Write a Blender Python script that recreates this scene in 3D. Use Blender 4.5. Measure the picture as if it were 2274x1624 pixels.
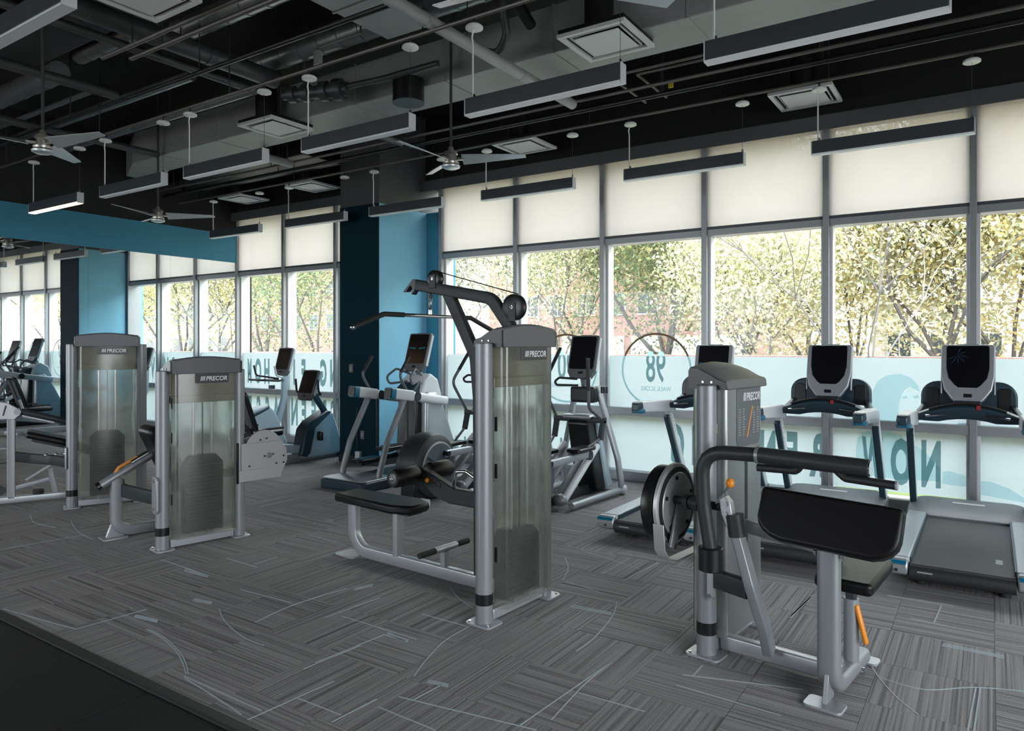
import bpy, math, random
import numpy as np
from mathutils import Vector, Matrix

for o in list(bpy.data.objects):
    bpy.data.objects.remove(o, do_unlink=True)
SC = bpy.context.scene
COL = SC.collection
random.seed(7)

# ------------------------------------------------------------------ camera
EYE = 1.65
FPX = 1593.0
YAW = math.radians(33.7)
cam_d = bpy.data.cameras.new('camera')
cam_d.sensor_width = 36.0
cam_d.lens = 36.0 * FPX / 2274.0
cam_d.shift_y = -44.0 / 2274.0
cam_d.clip_start = 0.05
cam_d.clip_end = 600
cam = bpy.data.objects.new('camera', cam_d)
COL.objects.link(cam)
cam.location = (0, 0, EYE)
cam.rotation_euler = (math.radians(90), 0, YAW)
SC.camera = cam

# ------------------------------------------------------------------ sky, exposure
SKY = 3.0
w = bpy.data.worlds.new('overcast_sky')
SC.world = w
w.use_nodes = True
bg = w.node_tree.nodes['Background']
bg.inputs[0].default_value = (0.90, 0.955, 1.0, 1)
bg.inputs[1].default_value = SKY
SC.view_settings.view_transform = 'Standard'
SC.view_settings.look = 'None'
SC.view_settings.exposure = 1.75
SC.view_settings.gamma = 1.0
SC.view_settings.use_curve_mapping = False
SC.cycles.use_denoising = True
SC.cycles.max_bounces = 7
SC.cycles.use_adaptive_sampling = True
SC.cycles.adaptive_threshold = 0.05
SC.cycles.diffuse_bounces = 4
SC.cycles.glossy_bounces = 4
SC.cycles.transmission_bounces = 6
SC.cycles.transparent_max_bounces = 12
SC.cycles.sample_clamp_indirect = 6.0
SC.cycles.caustics_reflective = False
SC.cycles.caustics_refractive = True

YW = 8.17        # inner plane of the window wall
XM = -11.48      # mirror wall
XR = 5.10        # right wall
YB = -5.0        # back wall
ZC = 5.0         # ceiling deck


def portal(loc, rot, sx, sy):
    d = bpy.data.lights.new('window_portal', 'AREA')
    d.shape = 'RECTANGLE'
    d.size = sx
    d.size_y = sy
    d.cycles.is_portal = True
    o = bpy.data.objects.new('window_portal', d)
    COL.objects.link(o)
    o.location = loc
    o.rotation_euler = rot


portal(((-6.67 + XR) / 2, YW + 0.35, 1.95), (math.radians(-90), 0, 0), XR + 6.67, 3.9)
portal(((-7.74 + XM) / 2, YW + 0.35, 1.95), (math.radians(-90), 0, 0), 3.74, 3.9)
portal((XR + 0.15, 0.2, 1.75), (0, math.radians(90), 0), 3.3, 6.8)  # right-wall opening, out of view, added for fill light
portal((-7.8, YB - 0.12, 2.0), (math.radians(90), 0, 0), 5.2, 2.8)  # back-wall opening, out of view, added for fill light

# ------------------------------------------------------------------ helpers


def ray(x, y):
    u = (x - 1137) / FPX
    v = (768 - y) / FPX
    s, c = math.sin(YAW), math.cos(YAW)
    return Vector((-s + c * u, c + s * u, v))


def on_z(x, y, z=0.0):
    r = ray(x, y)
    t = (z - EYE) / r.z
    return Vector((r.x * t, r.y * t, z))


def on_y(x, y, Y):
    r = ray(x, y)
    t = Y / r.y
    return Vector((r.x * t, Y, EYE + r.z * t))


class MB:
    """collects shapes; build() links them as one mesh object"""

    def __init__(self):
        self.v = []
        self.f = []

    def add(self, vs, fs):
        n = len(self.v)
        self.v += [tuple(p) for p in vs]
        self.f += [tuple(i + n for i in q) for q in fs]
        return self

    def box(self, c, s, rot=None):
        x, y, z = s[0] / 2, s[1] / 2, s[2] / 2
        vs = [Vector((a * x, b * y, d * z)) for a in (-1, 1) for b in (-1, 1) for d in (-1, 1)]
        if rot is not None:
            R = rot if isinstance(rot, Matrix) else Matrix.Rotation(rot[0], 3, rot[1])
            vs = [R @ p for p in vs]
        vs = [p + Vector(c) for p in vs]
        return self.add(vs, [(0, 1, 3, 2), (4, 6, 7, 5), (0, 4, 5, 1), (2, 3, 7, 6), (0, 2, 6, 4), (1, 5, 7, 3)])

    def bx(self, x0, x1, y0, y1, z0, z1):
        return self.box(((x0 + x1) / 2, (y0 + y1) / 2, (z0 + z1) / 2), (x1 - x0, y1 - y0, z1 - z0))

    def prism(self, poly, ax, a0, a1):
        """poly: 2d points; ax 'x' -> (y,z), 'y' -> (x,z), 'z' -> (x,y)"""
        def p3(p, a):
            return {'x': (a, p[0], p[1]), 'y': (p[0], a, p[1]), 'z': (p[0], p[1], a)}[ax]
        n = len(poly)
        vs = [p3(p, a0) for p in poly] + [p3(p, a1) for p in poly]
        fs = [tuple(range(n))[::-1], tuple(range(n, 2 * n))]
        fs += [(i, (i + 1) % n, n + (i + 1) % n, n + i) for i in range(n)]
        area = sum(poly[i][0] * poly[(i + 1) % n][1] - poly[(i + 1) % n][0] * poly[i][1] for i in range(n))
        flip = (area < 0) ^ (ax == 'y') ^ (a1 < a0)
        if flip:
            fs = [q[::-1] for q in fs]
        return self.add(vs, fs)

    def sheet(self, poly, z0, z1):
        """single thin sheet: an open xy polyline raised from z0 to z1"""
        n = len(poly)
        vs = [(a, b, z0) for a, b in poly] + [(a, b, z1) for a, b in poly]
        return self.add(vs, [(i, i + 1, n + i + 1, n + i) for i in range(n - 1)])

    def loft(self, rings, cap=True):
        n = len(rings[0])
        vs = [p for r in rings for p in r]
        fs = []
        for k in range(len(rings) - 1):
            a, b = k * n, (k + 1) * n
            fs += [(a + i, a + (i + 1) % n, b + (i + 1) % n, b + i) for i in range(n)]
        if cap:
            fs += [tuple(range(n))[::-1], tuple(range((len(rings) - 1) * n, len(rings) * n))]
        return self.add(vs, fs)

    def tube(self, pts, r, n=12, fil=0.0, rect=None, taper=None, up=None):
        pts = fillet([Vector(p) for p in pts], fil) if fil else [Vector(p) for p in pts]
        if rect:
            a, b = rect[0] / 2, rect[1] / 2
            q = min(a, b) * (rect[2] if len(rect) > 2 else 0.35)
            prof = []
            for cx, cy, s in ((a - q, b - q, 0), (-a + q, b - q, 90), (-a + q, -b + q, 180), (a - q, -b + q, 270)):
                for k in range(4):
                    t = math.radians(s + 30 * k)
                    prof.append((cx + q * math.cos(t), cy + q * math.sin(t)))
        else:
            prof = [(r * math.cos(2 * math.pi * k / n), r * math.sin(2 * math.pi * k / n)) for k in range(n)]
        T = []
        for i in range(len(pts)):
            if i == 0:
                t = pts[1] - pts[0]
            elif i == len(pts) - 1:
                t = pts[-1] - pts[-2]
            else:
                t = (pts[i + 1] - pts[i]).normalized() + (pts[i] - pts[i - 1]).normalized()
            T.append(t.normalized())
        ref = Vector(up) if up else (Vector((0, 0, 1)) if abs(T[0].z) < 0.9 else Vector((0, 1, 0)))
        s = T[0].cross(ref).normalized()
        rings = []
        for i, p in enumerate(pts):
            if i:
                ax = T[i - 1].cross(T[i])
                if ax.length > 1e-6:
                    s = Matrix.Rotation(T[i - 1].angle(T[i]), 3, ax.normalized()) @ s
            s = (s - T[i] * s.dot(T[i])).normalized()
            b = s.cross(T[i])
            k = 1.0 if taper is None else taper[0] + (taper[1] - taper[0]) * i / (len(pts) - 1)
            m = 1.0
            if 0 < i < len(pts) - 1 and not fil:
                m = 1.0
            rings.append([p + s * (q[0] * k * m) + b * (q[1] * k * m) for q in prof])
        return self.loft(rings)

    def cyl(self, p0, p1, r, r2=None, n=16):
        return self.rev(p0, p1, [(0, r), (1, r if r2 is None else r2)], n)

    def rev(self, p0, p1, prof, n=20):
        """prof: (fraction along the axis, radius)"""
        p0, p1 = Vector(p0), Vector(p1)
        t = (p1 - p0).normalized()
        s = t.cross(Vector((0, 0, 1)) if abs(t.z) < 0.9 else Vector((0, 1, 0))).normalized()
        b = t.cross(s)
        rings = []
        for q, r in prof:
            c = p0 + (p1 - p0) * q
            rings.append([c + s * (r * math.cos(2 * math.pi * k / n)) + b * (r * math.sin(2 * math.pi * k / n)) for k in range(n)])
        return self.loft(rings)

    def ball(self, c, r, n=12, sz=(1, 1, 1)):
        rings = []
        for k in range(1, n // 2 + 1):
            a = math.pi * k / (n // 2 + 1)
            rings.append([Vector(c) + Vector((r * sz[0] * math.sin(a) * math.cos(2 * math.pi * j / n),
                                              r * sz[1] * math.sin(a) * math.sin(2 * math.pi * j / n),
                                              -r * sz[2] * math.cos(a))) for j in range(n)])
        return self.loft(rings)

    def build(self, name, mat, parent=None, bevel=0.0, smooth=35, seg=2):
        me = bpy.data.meshes.new(name)
        me.from_pydata(self.v, [], self.f)
        me.update()
        if smooth:
            me.polygons.foreach_set('use_smooth', [True] * len(me.polygons))
            me.set_sharp_from_angle(angle=math.radians(smooth))
        o = bpy.data.objects.new(name, me)
        COL.objects.link(o)
        if mat is not None:
            me.materials.append(M[mat] if isinstance(mat, str) else mat)
        if parent is not None:
            o.parent = parent
        if bevel:
            b = o.modifiers.new('bevel', 'BEVEL')
            b.width = bevel
            b.segments = seg
            b.limit_method = 'ANGLE'
            b.angle_limit = math.radians(40)
        return o


def fillet(pts, r, n=6):
    out = [pts[0]]
    for i in range(1, len(pts) - 1):
        p, a, b = pts[i], pts[i - 1], pts[i + 1]
        u, v = (a - p), (b - p)
        ang = u.angle(v)
        if ang > math.radians(176):
            out.append(p)
            continue
        d = min(r / math.tan(ang / 2), u.length * 0.48, v.length * 0.48)
        p0, p1 = p + u.normalized() * d, p + v.normalized() * d
        for k in range(n + 1):
            t = k / n
            out.append(p0 * (1 - t) ** 2 + p * (2 * t * (1 - t)) + p1 * t * t)
    out.append(pts[-1])
    return out


def rrect(x0, x1, y0, y1, r, n=4):
    out = []
    rr = r if isinstance(r, (tuple, list)) else (r, r, r, r)
    for cx, cy, s, q in ((x1, y1, 0, rr[0]), (x0, y1, 90, rr[1]), (x0, y0, 180, rr[2]), (x1, y0, 270, rr[3])):
        ox = cx - q if cx == x1 else cx + q
        oy = cy - q if cy == y1 else cy + q
        for k in range(n + 1):
            t = math.radians(s + 90 * k / n)
            out.append((ox + q * math.cos(t), oy + q * math.sin(t)))
    return out


def root(name, loc, label=None, cat=None, group=None, rz=0.0, kind=None):
    o = bpy.data.objects.new(name, None)
    COL.objects.link(o)
    o.empty_display_size = 0.2
    o.location = loc
    o.rotation_euler = (0, 0, rz)
    return tag(o, label, cat, group, kind)


def tag(o, label=None, cat=None, group=None, kind=None):
    if label:
        o['label'] = label
    if cat:
        o['category'] = cat
    if group:
        o['group'] = group
    if kind:
        o['kind'] = kind
    return o


def struct(o, label=None):
    o['kind'] = 'structure'
    if label:
        o['label'] = label
    return o


def kids(o):
    return list(o.children)


def copy_tree(src, loc=None, label=None, parent=None, rz=None):
    c = src.copy()
    COL.objects.link(c)
    c.parent = parent
    if loc is not None:
        c.location = loc
    if rz is not None:
        c.rotation_euler = (0, 0, rz)
    if label:
        c['label'] = label
    for ch in kids(src):
        copy_tree(ch, parent=c)
    return c


def text_mb(mb, s, org, right, up, height, bold=0.0, xs=1.0, shear=0.0, depth=0.0, align='CENTER', spacing=1.0):
    """flat lettering: org is the middle (or left) of the baseline"""
    cu = bpy.data.curves.new('t', 'FONT')
    cu.body = s
    cu.align_x = align
    cu.size = height / 0.70
    cu.offset = bold
    cu.shear = shear
    cu.space_character = spacing
    cu.resolution_u = 3
    cu.extrude = depth
    ob = bpy.data.objects.new('t', cu)
    COL.objects.link(ob)
    bpy.context.view_layer.update()
    dg = bpy.context.evaluated_depsgraph_get()
    me = bpy.data.meshes.new_from_object(ob.evaluated_get(dg))
    R, U, O = Vector(right), Vector(up), Vector(org)
    N = R.cross(U)
    vs = [O + R * (p.co.x * xs) + U * p.co.y + N * p.co.z for p in me.vertices]
    fs = [tuple(q.vertices) for q in me.polygons]
    mb.add(vs, fs)
    bpy.data.objects.remove(ob)
    bpy.data.meshes.remove(me)
    bpy.data.curves.remove(cu)
    return mb


# ------------------------------------------------------------------ materials
M = {}


def mat(name, col, rough=0.5, metal=0.0, spec=0.5, noise=0.0, nscale=40.0, bump=0.0, coat=0.0, var=None):
    m = bpy.data.materials.new(name)
    m.use_nodes = True
    nt = m.node_tree
    b = nt.nodes['Principled BSDF']
    b.inputs['Base Color'].default_value = (*col, 1)
    b.inputs['Roughness'].default_value = rough
    b.inputs['Metallic'].default_value = metal
    b.inputs['Specular IOR Level'].default_value = spec
    b.inputs['Coat Weight'].default_value = coat
    if noise or bump:
        tc = nt.nodes.new('ShaderNodeTexCoord')
        nz = nt.nodes.new('ShaderNodeTexNoise')
        nz.inputs['Scale'].default_value = nscale
        nz.inputs['Detail'].default_value = 4
        nt.links.new(tc.outputs['Object'], nz.inputs['Vector'])
        if noise:
            mx = nt.nodes.new('ShaderNodeMix')
            mx.data_type = 'RGBA'
            mx.inputs[6].default_value = (*[c * (1 - noise) for c in col], 1)
            mx.inputs[7].default_value = (*[min(1, c * (1 + noise)) for c in col], 1)
            nt.links.new(nz.outputs['Fac'], mx.inputs[0])
            nt.links.new(mx.outputs[2], b.inputs['Base Color'])
        if bump:
            bp = nt.nodes.new('ShaderNodeBump')
            bp.inputs['Strength'].default_value = bump
            bp.inputs['Distance'].default_value = 0.002
            nt.links.new(nz.outputs['Fac'], bp.inputs['Height'])
            nt.links.new(bp.outputs['Normal'], b.inputs['Normal'])
    M[name] = m
    return m


mat('silver', (0.27, 0.288, 0.305), 0.40, 0.35, noise=0.05, nscale=300)
mat('silver_light', (0.40, 0.42, 0.445), 0.36, 0.45, noise=0.04, nscale=200)
mat('steel_plate', (0.48, 0.48, 0.495), 0.42, 0.4, noise=0.06, nscale=90)
mat('graphite', (0.030, 0.036, 0.040), 0.45, 0.0, 0.3, noise=0.06, nscale=200)
mat('cap_grey', (0.12, 0.125, 0.135), 0.45, 0.1, noise=0.05, nscale=200)
mat('black_plastic', (0.006, 0.0065, 0.008), 0.35, noise=0.2, nscale=60)
mat('black_paint', (0.016, 0.018, 0.02), 0.5, noise=0.15, nscale=60)
mat('vinyl', (0.0035, 0.0035, 0.004), 0.42, 0.0, 0.3, noise=0.1, nscale=500, bump=0.15)
mat('rubber', (0.015, 0.015, 0.015), 0.75, noise=0.2, nscale=120)
mat('grip', (0.018, 0.018, 0.02), 0.55, noise=0.15, nscale=300)
mat('chrome', (0.75, 0.76, 0.78), 0.12, 1.0)
mat('white_plastic', (0.62, 0.65, 0.68), 0.35, noise=0.03, nscale=80)
mat('pale_blue_plastic', (0.40, 0.50, 0.56), 0.4, noise=0.03, nscale=80)
mat('navy_plastic', (0.02, 0.045, 0.065), 0.35, noise=0.1, nscale=80)
mat('teal_accent', (0.004, 0.14, 0.24), 0.35, noise=0.05, nscale=80)
mat('orange', (0.80, 0.27, 0.02), 0.38, noise=0.05, nscale=80)
mat('red_accent', (0.35, 0.02, 0.03), 0.4)
mat('screen', (0.004, 0.004, 0.006), 0.22, noise=0.1, nscale=10)
mat('belt', (0.022, 0.023, 0.025), 0.6, noise=0.2, nscale=400, bump=0.1)
mat('hood_grey', (0.13, 0.138, 0.15), 0.45, noise=0.05, nscale=120)
mat('hood_badge', (0.62, 0.64, 0.66), 0.4)
mat('logo_white', (0.75, 0.76, 0.78), 0.4)
mat('logo_plate', (0.045, 0.045, 0.05), 0.4)
mat('placard', (0.10, 0.11, 0.12), 0.45, noise=0.1, nscale=30)
mat('print_grey', (0.30, 0.32, 0.33), 0.5)
mat('weight_iron', (0.025, 0.025, 0.03), 0.5, noise=0.2, nscale=60)
mat('rod_bright', (0.6, 0.62, 0.63), 0.2, 0.9)
mat('tan_panel', (0.25, 0.23, 0.17), 0.5, noise=0.06, nscale=20)

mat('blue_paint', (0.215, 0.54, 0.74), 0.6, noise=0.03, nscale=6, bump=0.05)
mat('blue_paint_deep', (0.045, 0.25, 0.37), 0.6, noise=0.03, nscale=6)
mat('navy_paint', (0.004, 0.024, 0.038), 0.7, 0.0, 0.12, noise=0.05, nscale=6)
mat('frame_white', (0.78, 0.79, 0.80), 0.45, noise=0.03, nscale=30)  # whitened to stand for sky light on outward frame faces
mat('mullion_grey', (0.33, 0.345, 0.355), 0.4, 0.35, noise=0.05, nscale=60)
mat('crank_grey', (0.10, 0.125, 0.145), 0.25, noise=0.1, nscale=20)
mat('black_ceiling', (0.0025, 0.0025, 0.003), 0.8, noise=0.25, nscale=3)
mat('black_wall', (0.005, 0.0055, 0.006), 0.75, noise=0.15, nscale=5)
mat('valance', (0.075, 0.08, 0.085), 0.55, noise=0.08, nscale=20)
mat('plain_wall', (0.55, 0.56, 0.56), 0.7, noise=0.03, nscale=4)
mat('duct_grey', (0.30, 0.315, 0.315), 0.5, 0.1, noise=0.12, nscale=9)
mat('duct_black', (0.007, 0.0075, 0.0085), 0.4, 0.2, noise=0.2, nscale=12)
mat('pipe_grey', (0.05, 0.055, 0.06), 0.45, 0.2, noise=0.12, nscale=30)
mat('duct_bright', (0.22, 0.24, 0.25), 0.35, 0.7, noise=0.2, nscale=8)
mat('conduit', (0.13, 0.12, 0.115), 0.4, 0.5, noise=0.1, nscale=50)
mat('vent_white', (0.66, 0.68, 0.68), 0.55, noise=0.04, nscale=30)
mat('canopy_white', (0.85, 0.86, 0.86), 0.45, noise=0.02, nscale=30)
mat('lamp_black', (0.040, 0.050, 0.060), 0.45, noise=0.1, nscale=80)
mat('lamp_end', (0.62, 0.65, 0.68), 0.4, 0.1, noise=0.05, nscale=80)
mat('lamp_lens', (0.86, 0.90, 0.93), 0.45, noise=0.03, nscale=60)
mat('fan_blade', (0.58, 0.63, 0.65), 0.35, 0.4, noise=0.04, nscale=40)
mat('fan_motor', (0.45, 0.43, 0.39), 0.3, 0.7, noise=0.05, nscale=60)
mat('yellow_tag', (0.75, 0.55, 0.03), 0.5)
mat('aluminium', (0.42, 0.44, 0.46), 0.4, 0.35, noise=0.04, nscale=60)
mat('alu_dark', (0.075, 0.082, 0.09), 0.45, 0.3, noise=0.06, nscale=60)
mat('rubber_tile', (0.010, 0.0105, 0.012), 0.62, noise=0.25, nscale=160, bump=0.2)
mat('edge_strip', (0.028, 0.029, 0.031), 0.5, noise=0.15, nscale=60)
mat('carpet_line', (0.42, 0.49, 0.53), 0.95, noise=0.25, nscale=500)
mat('outlet', (0.16, 0.15, 0.14), 0.5)
mat('gold_ring', (0.20, 0.12, 0.05), 0.5)
mat('text_teal', (0.10, 0.20, 0.22), 0.6)


def carpet_mat(name, k):
    m = bpy.data.materials.new(name)
    m.use_nodes = True
    nt = m.node_tree
    b = nt.nodes['Principled BSDF']
    b.inputs['Roughness'].default_value = 0.95
    b.inputs['Specular IOR Level'].default_value = 0.12
    tc = nt.nodes.new('ShaderNodeTexCoord')
    oi = nt.nodes.new('ShaderNodeObjectInfo')
    mp = nt.nodes.new('ShaderNodeMapping')
    mp.inputs['Scale'].default_value = (85, 0.55, 1)
    cb = nt.nodes.new('ShaderNodeCombineXYZ')
    mu = nt.nodes.new('ShaderNodeMath')
    mu.operation = 'MULTIPLY'
    mu.inputs[1].default_value = 37.0
    nt.links.new(oi.outputs['Random'], mu.inputs[0])
    nt.links.new(mu.outputs[0], cb.inputs[2])
    nt.links.new(mu.outputs[0], cb.inputs[1])
    nt.links.new(tc.outputs['Object'], mp.inputs['Vector'])
    ad = nt.nodes.new('ShaderNodeVectorMath')
    ad.operation = 'ADD'
    nt.links.new(mp.outputs[0], ad.inputs[0])
    nt.links.new(cb.outputs[0], ad.inputs[1])
    n1 = nt.nodes.new('ShaderNodeTexNoise')
    n1.inputs['Scale'].default_value = 1.0
    n1.inputs['Detail'].default_value = 3.5
    nt.links.new(ad.outputs[0], n1.inputs['Vector'])
    n2 = nt.nodes.new('ShaderNodeTexNoise')
    n2.inputs['Scale'].default_value = 260
    n2.inputs['Detail'].default_value = 3
    nt.links.new(tc.outputs['Object'], n2.inputs['Vector'])
    mx = nt.nodes.new('ShaderNodeMath')
    mx.operation = 'MULTIPLY_ADD'
    mx.inputs[1].default_value = 0.80
    nt.links.new(n2.outputs['Fac'], mx.inputs[0])
    nt.links.new(n1.outputs['Fac'], mx.inputs[2])
    rp = nt.nodes.new('ShaderNodeValToRGB')
    e = rp.color_ramp.elements
    e[0].position = 0.66
    e[0].color = (0.108 * k, 0.104 * k, 0.106 * k, 1)
    e[1].position = 1.16
    e[1].color = (0.37 * k, 0.357 * k, 0.361 * k, 1)
    nt.links.new(mx.outputs[0], rp.inputs[0])
    nt.links.new(rp.outputs[0], b.inputs['Base Color'])
    bp = nt.nodes.new('ShaderNodeBump')
    bp.inputs['Strength'].default_value = 0.5
    bp.inputs['Distance'].default_value = 0.003
    nt.links.new(mx.outputs[0], bp.inputs['Height'])
    nt.links.new(bp.outputs[0], b.inputs['Normal'])
    M[name] = m


carpet_mat('carpet', 1.0)


def shader_mix(name, parts):
    """parts: list of (node type, colour, roughness, weight)"""
    m = bpy.data.materials.new(name)
    m.use_nodes = True
    nt = m.node_tree
    nt.nodes.remove(nt.nodes['Principled BSDF'])
    out = nt.nodes['Material Output']
    last, tot = None, 0.0
    for t, c, r, wgt in parts:
        n = nt.nodes.new('ShaderNodeBsdf' + t)
        n.inputs['Color'].default_value = (*c, 1)
        if 'Roughness' in n.inputs and r is not None:
            n.inputs['Roughness'].default_value = r
        if 'IOR' in n.inputs:
            n.inputs['IOR'].default_value = 1.18
        tot += wgt
        if last is None:
            last = n
        else:
            mx = nt.nodes.new('ShaderNodeMixShader')
            mx.inputs[0].default_value = wgt / tot
            nt.links.new(last.outputs[0], mx.inputs[1])
            nt.links.new(n.outputs[0], mx.inputs[2])
            last = mx
    nt.links.new(last.outputs[0], out.inputs[0])
    M[name] = m
    return m


shader_mix('glass', [('Transparent', (0.95, 0.965, 0.965), None, 0.992), ('Glossy', (0.9, 0.95, 1), 0.0, 0.008)])
shader_mix('film', [('Translucent', (0.295, 0.348, 0.375), None, 0.86), ('Transparent', (0.5, 0.6, 0.62), None, 0.03), ('Diffuse', (0.6, 0.7, 0.72), 0.5, 0.11)])
shader_mix('film_dark', [('Translucent', (0.45, 0.62, 0.66), None, 0.92), ('Diffuse', (0.3, 0.45, 0.5), 0.5, 0.08)])
shader_mix('film_mid', [('Translucent', (0.66, 0.83, 0.86), None, 0.95), ('Diffuse', (0.5, 0.65, 0.7), 0.5, 0.05)])
shader_mix('film_pale', [('Translucent', (0.95, 0.98, 0.99), None, 0.96), ('Diffuse', (0.8, 0.9, 0.92), 0.5, 0.04)])
shader_mix('film_text', [('Translucent', (0.24, 0.37, 0.39), None, 0.92), ('Diffuse', (0.15, 0.25, 0.27), 0.5, 0.08)])
shader_mix('blind_fabric', [('Translucent', (0.355, 0.325, 0.30), None, 0.83), ('Transparent', (0.8, 0.8, 0.8), None, 0.04), ('Diffuse', (0.55, 0.53, 0.5), 0.5, 0.13)])
shader_mix('frosted', [('Refraction', (0.95, 0.96, 0.91), 0.17, 0.46), ('Transparent', (0.95, 0.96, 0.92), None, 0.17), ('Translucent', (0.78, 0.80, 0.72), None, 0.21), ('Diffuse', (0.30, 0.31, 0.29), 0.5, 0.08), ('Glossy', (0.8, 0.82, 0.82), 0.25, 0.08)])
shader_mix('satin_panel', [('Diffuse', (0.17, 0.185, 0.18), 0.5, 0.72), ('Glossy', (0.75, 0.78, 0.78), 0.30, 0.28)])
shader_mix('clear_cover', [('Transparent', (0.75, 0.85, 0.9), None, 0.8), ('Glossy', (0.9, 0.95, 1), 0.05, 0.2)])
shader_mix('mirror', [('Glossy', (0.86, 0.90, 0.90), 0.0, 1.0)])


def emit(name, col, s):
    m = bpy.data.materials.new(name)
    m.use_nodes = True
    nt = m.node_tree
    nt.nodes.remove(nt.nodes['Principled BSDF'])
    n = nt.nodes.new('ShaderNodeEmission')
    n.inputs[0].default_value = (*col, 1)
    n.inputs[1].default_value = s
    nt.links.new(n.outputs[0], nt.nodes['Material Output'].inputs[0])
    M[name] = m


emit('lamp_lit', (1.0, 0.60, 0.32), 2.6)
emit('screen_glow', (0.10, 0.28, 0.55), 0.03)
emit('screen_teal', (0.05, 0.35, 0.40), 0.06)
# ================================================================== THE ROOM
# ---- floor slab, carpet tiles, rubber tiles
floor = MB().bx(XM - 0.3, XR + 0.3, YB - 0.3, YW + 0.40, -0.15, -0.006).build('floor', 'black_paint', smooth=0)
struct(floor, 'charcoal striped carpet tile floor with pale blue accent lines')
TS = 0.5
tile_mb = MB().bx(-TS / 2 + 0.0012, TS / 2 - 0.0012, -TS / 2 + 0.0012, TS / 2 - 0.0012, -0.006, 0.0)
proto_tile = None
cells = []
y = YW - TS / 2
j = 0
while y > 1.9 - TS / 2:
    x = XM + TS / 2
    i = 0
    while x < XR + TS / 2:
        cells.append((x, y, i, j))
        x += TS
        i += 1
    y -= TS
    j += 1


def seen(x, y):
    f = -math.sin(YAW) * x + math.cos(YAW) * y
    r = math.cos(YAW) * x + math.sin(YAW) * y
    if f < 0.5:
        return 99
    px, py = 1137 + FPX * r / f, 768 + FPX * EYE / f
    if -120 < px < 2400 and py < 1720:
        return f
    return 99 + f


cells.sort(key=lambda c: seen(c[0], c[1]))
rest = MB()
for n, (x, y, i, j) in enumerate(cells):
    rot = ((i + j) % 2) ^ (1 if random.random() < 0.22 else 0)
    if n < 290:
        if proto_tile is None:
            proto_tile = tile_mb.build('carpet_tile', 'carpet', floor, smooth=0)
            t = proto_tile
        else:
            t = proto_tile.copy()
            COL.objects.link(t)
        t.location = (x, y, random.uniform(0, 0.0006))
        t.rotation_euler = (0, 0, (math.pi / 2 if rot else 0) + (math.pi if random.random() < 0.5 else 0))
    else:
        rest.bx(x - TS / 2 + .001, x + TS / 2 - .001, y - TS / 2 + .001, y + TS / 2 - .001, -0.006, 0)
ro = rest.build('carpet_tile_field', 'carpet', floor, smooth=0)
ro['kind'] = 'stuff'

# thin light yarn lines woven across the tiles (pixel polylines laid on the floor plane)
LINES = [
    [(7, 1353), (169, 1398)], [(169, 1398), (324, 1354)], [(408, 1502), (580, 1578)],
    [(325, 1398), (355, 1414), (387, 1442), (404, 1469), (413, 1497)],
    [(333, 1399), (362, 1414), (394, 1443), (411, 1470), (418, 1497)],
    [(410, 1506), (485, 1553), (535, 1587)], [(550, 1599), (742, 1513)],
    [(487, 1353), (496, 1375), (517, 1398), (549, 1420), (586, 1434)],
    [(566, 1383), (651, 1344), (770, 1307)], [(535, 1310), (647, 1339)], [(674, 1486), (800, 1434)],
    [(658, 1550), (756, 1588)], [(737, 1604), (836, 1553)], [(700, 1472), (855, 1409)],
    [(760, 1369), (925, 1420)], [(853, 1410), (900, 1424)], [(721, 1372), (844, 1328)],
    [(1041, 1392), (988, 1423), (953, 1458), (930, 1486), (920, 1502)], [(936, 1364), (1038, 1392)],
    [(1001, 1307), (1020, 1330), (1052, 1353)],
    [(1370, 1337), (1363, 1363), (1340, 1395), (1312, 1423), (1279, 1447)],
    [(1358, 1471), (1300, 1518), (1224, 1599)], [(1358, 1470), (1155, 1611)],
    [(886, 1548), (1192, 1622)], [(981, 1521), (918, 1555)], [(841, 1571), (967, 1622)],
    [(1286, 1539), (1432, 1581)], [(1502, 1522), (1734, 1590)], [(1516, 1499), (1784, 1532)],
    [(1931, 1474), (1956, 1511), (1995, 1553), (2039, 1588)],
    [(1956, 1507), (2054, 1532), (2163, 1527), (2274, 1536)], [(2167, 1529), (2149, 1624)],
    [(2177, 1529), (2163, 1624)], [(1970, 1323), (2118, 1346)], [(2090, 1346), (2074, 1384)],
    [(2023, 1374), (2104, 1391)], [(67, 1144), (74, 1159), (95, 1166), (123, 1172)],
    [(158, 1158), (169, 1177), (190, 1191), (207, 1198)], [(0, 1221), (183, 1189)], [(359, 1244), (461, 1277)],
    [(503, 1240), (570, 1260)], [(566, 1253), (616, 1237)], [(686, 1188), (768, 1212)], [(250, 1190), (330, 1172)],
    [(1240, 1155), (1305, 1168)], [(1275, 1139), (1300, 1130)], [(1255, 1240), (1262, 1262), (1250, 1290)],
    [(1290, 1222), (1420, 1264)], [(1385, 1290), (1460, 1250)], [(1540, 1500), (1560, 1478)],
    [(912, 1192), (985, 1206)], [(805, 1182), (905, 1170)], [(1256, 1291), (1330, 1315)],
]
THICK = [[(410, 1266), (462, 1280)], [(430, 1332), (470, 1340)], [(300, 1368), (350, 1380)], [(950, 1513), (995, 1523)],
         [(1268, 1346), (1358, 1364)], [(2093, 1432), (2230, 1460)], [(1801, 1326), (1755, 1370)], [(788, 1309), (828, 1300)],
         [(860, 1407), (905, 1424)], [(722, 1155), (740, 1158)]]


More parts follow.
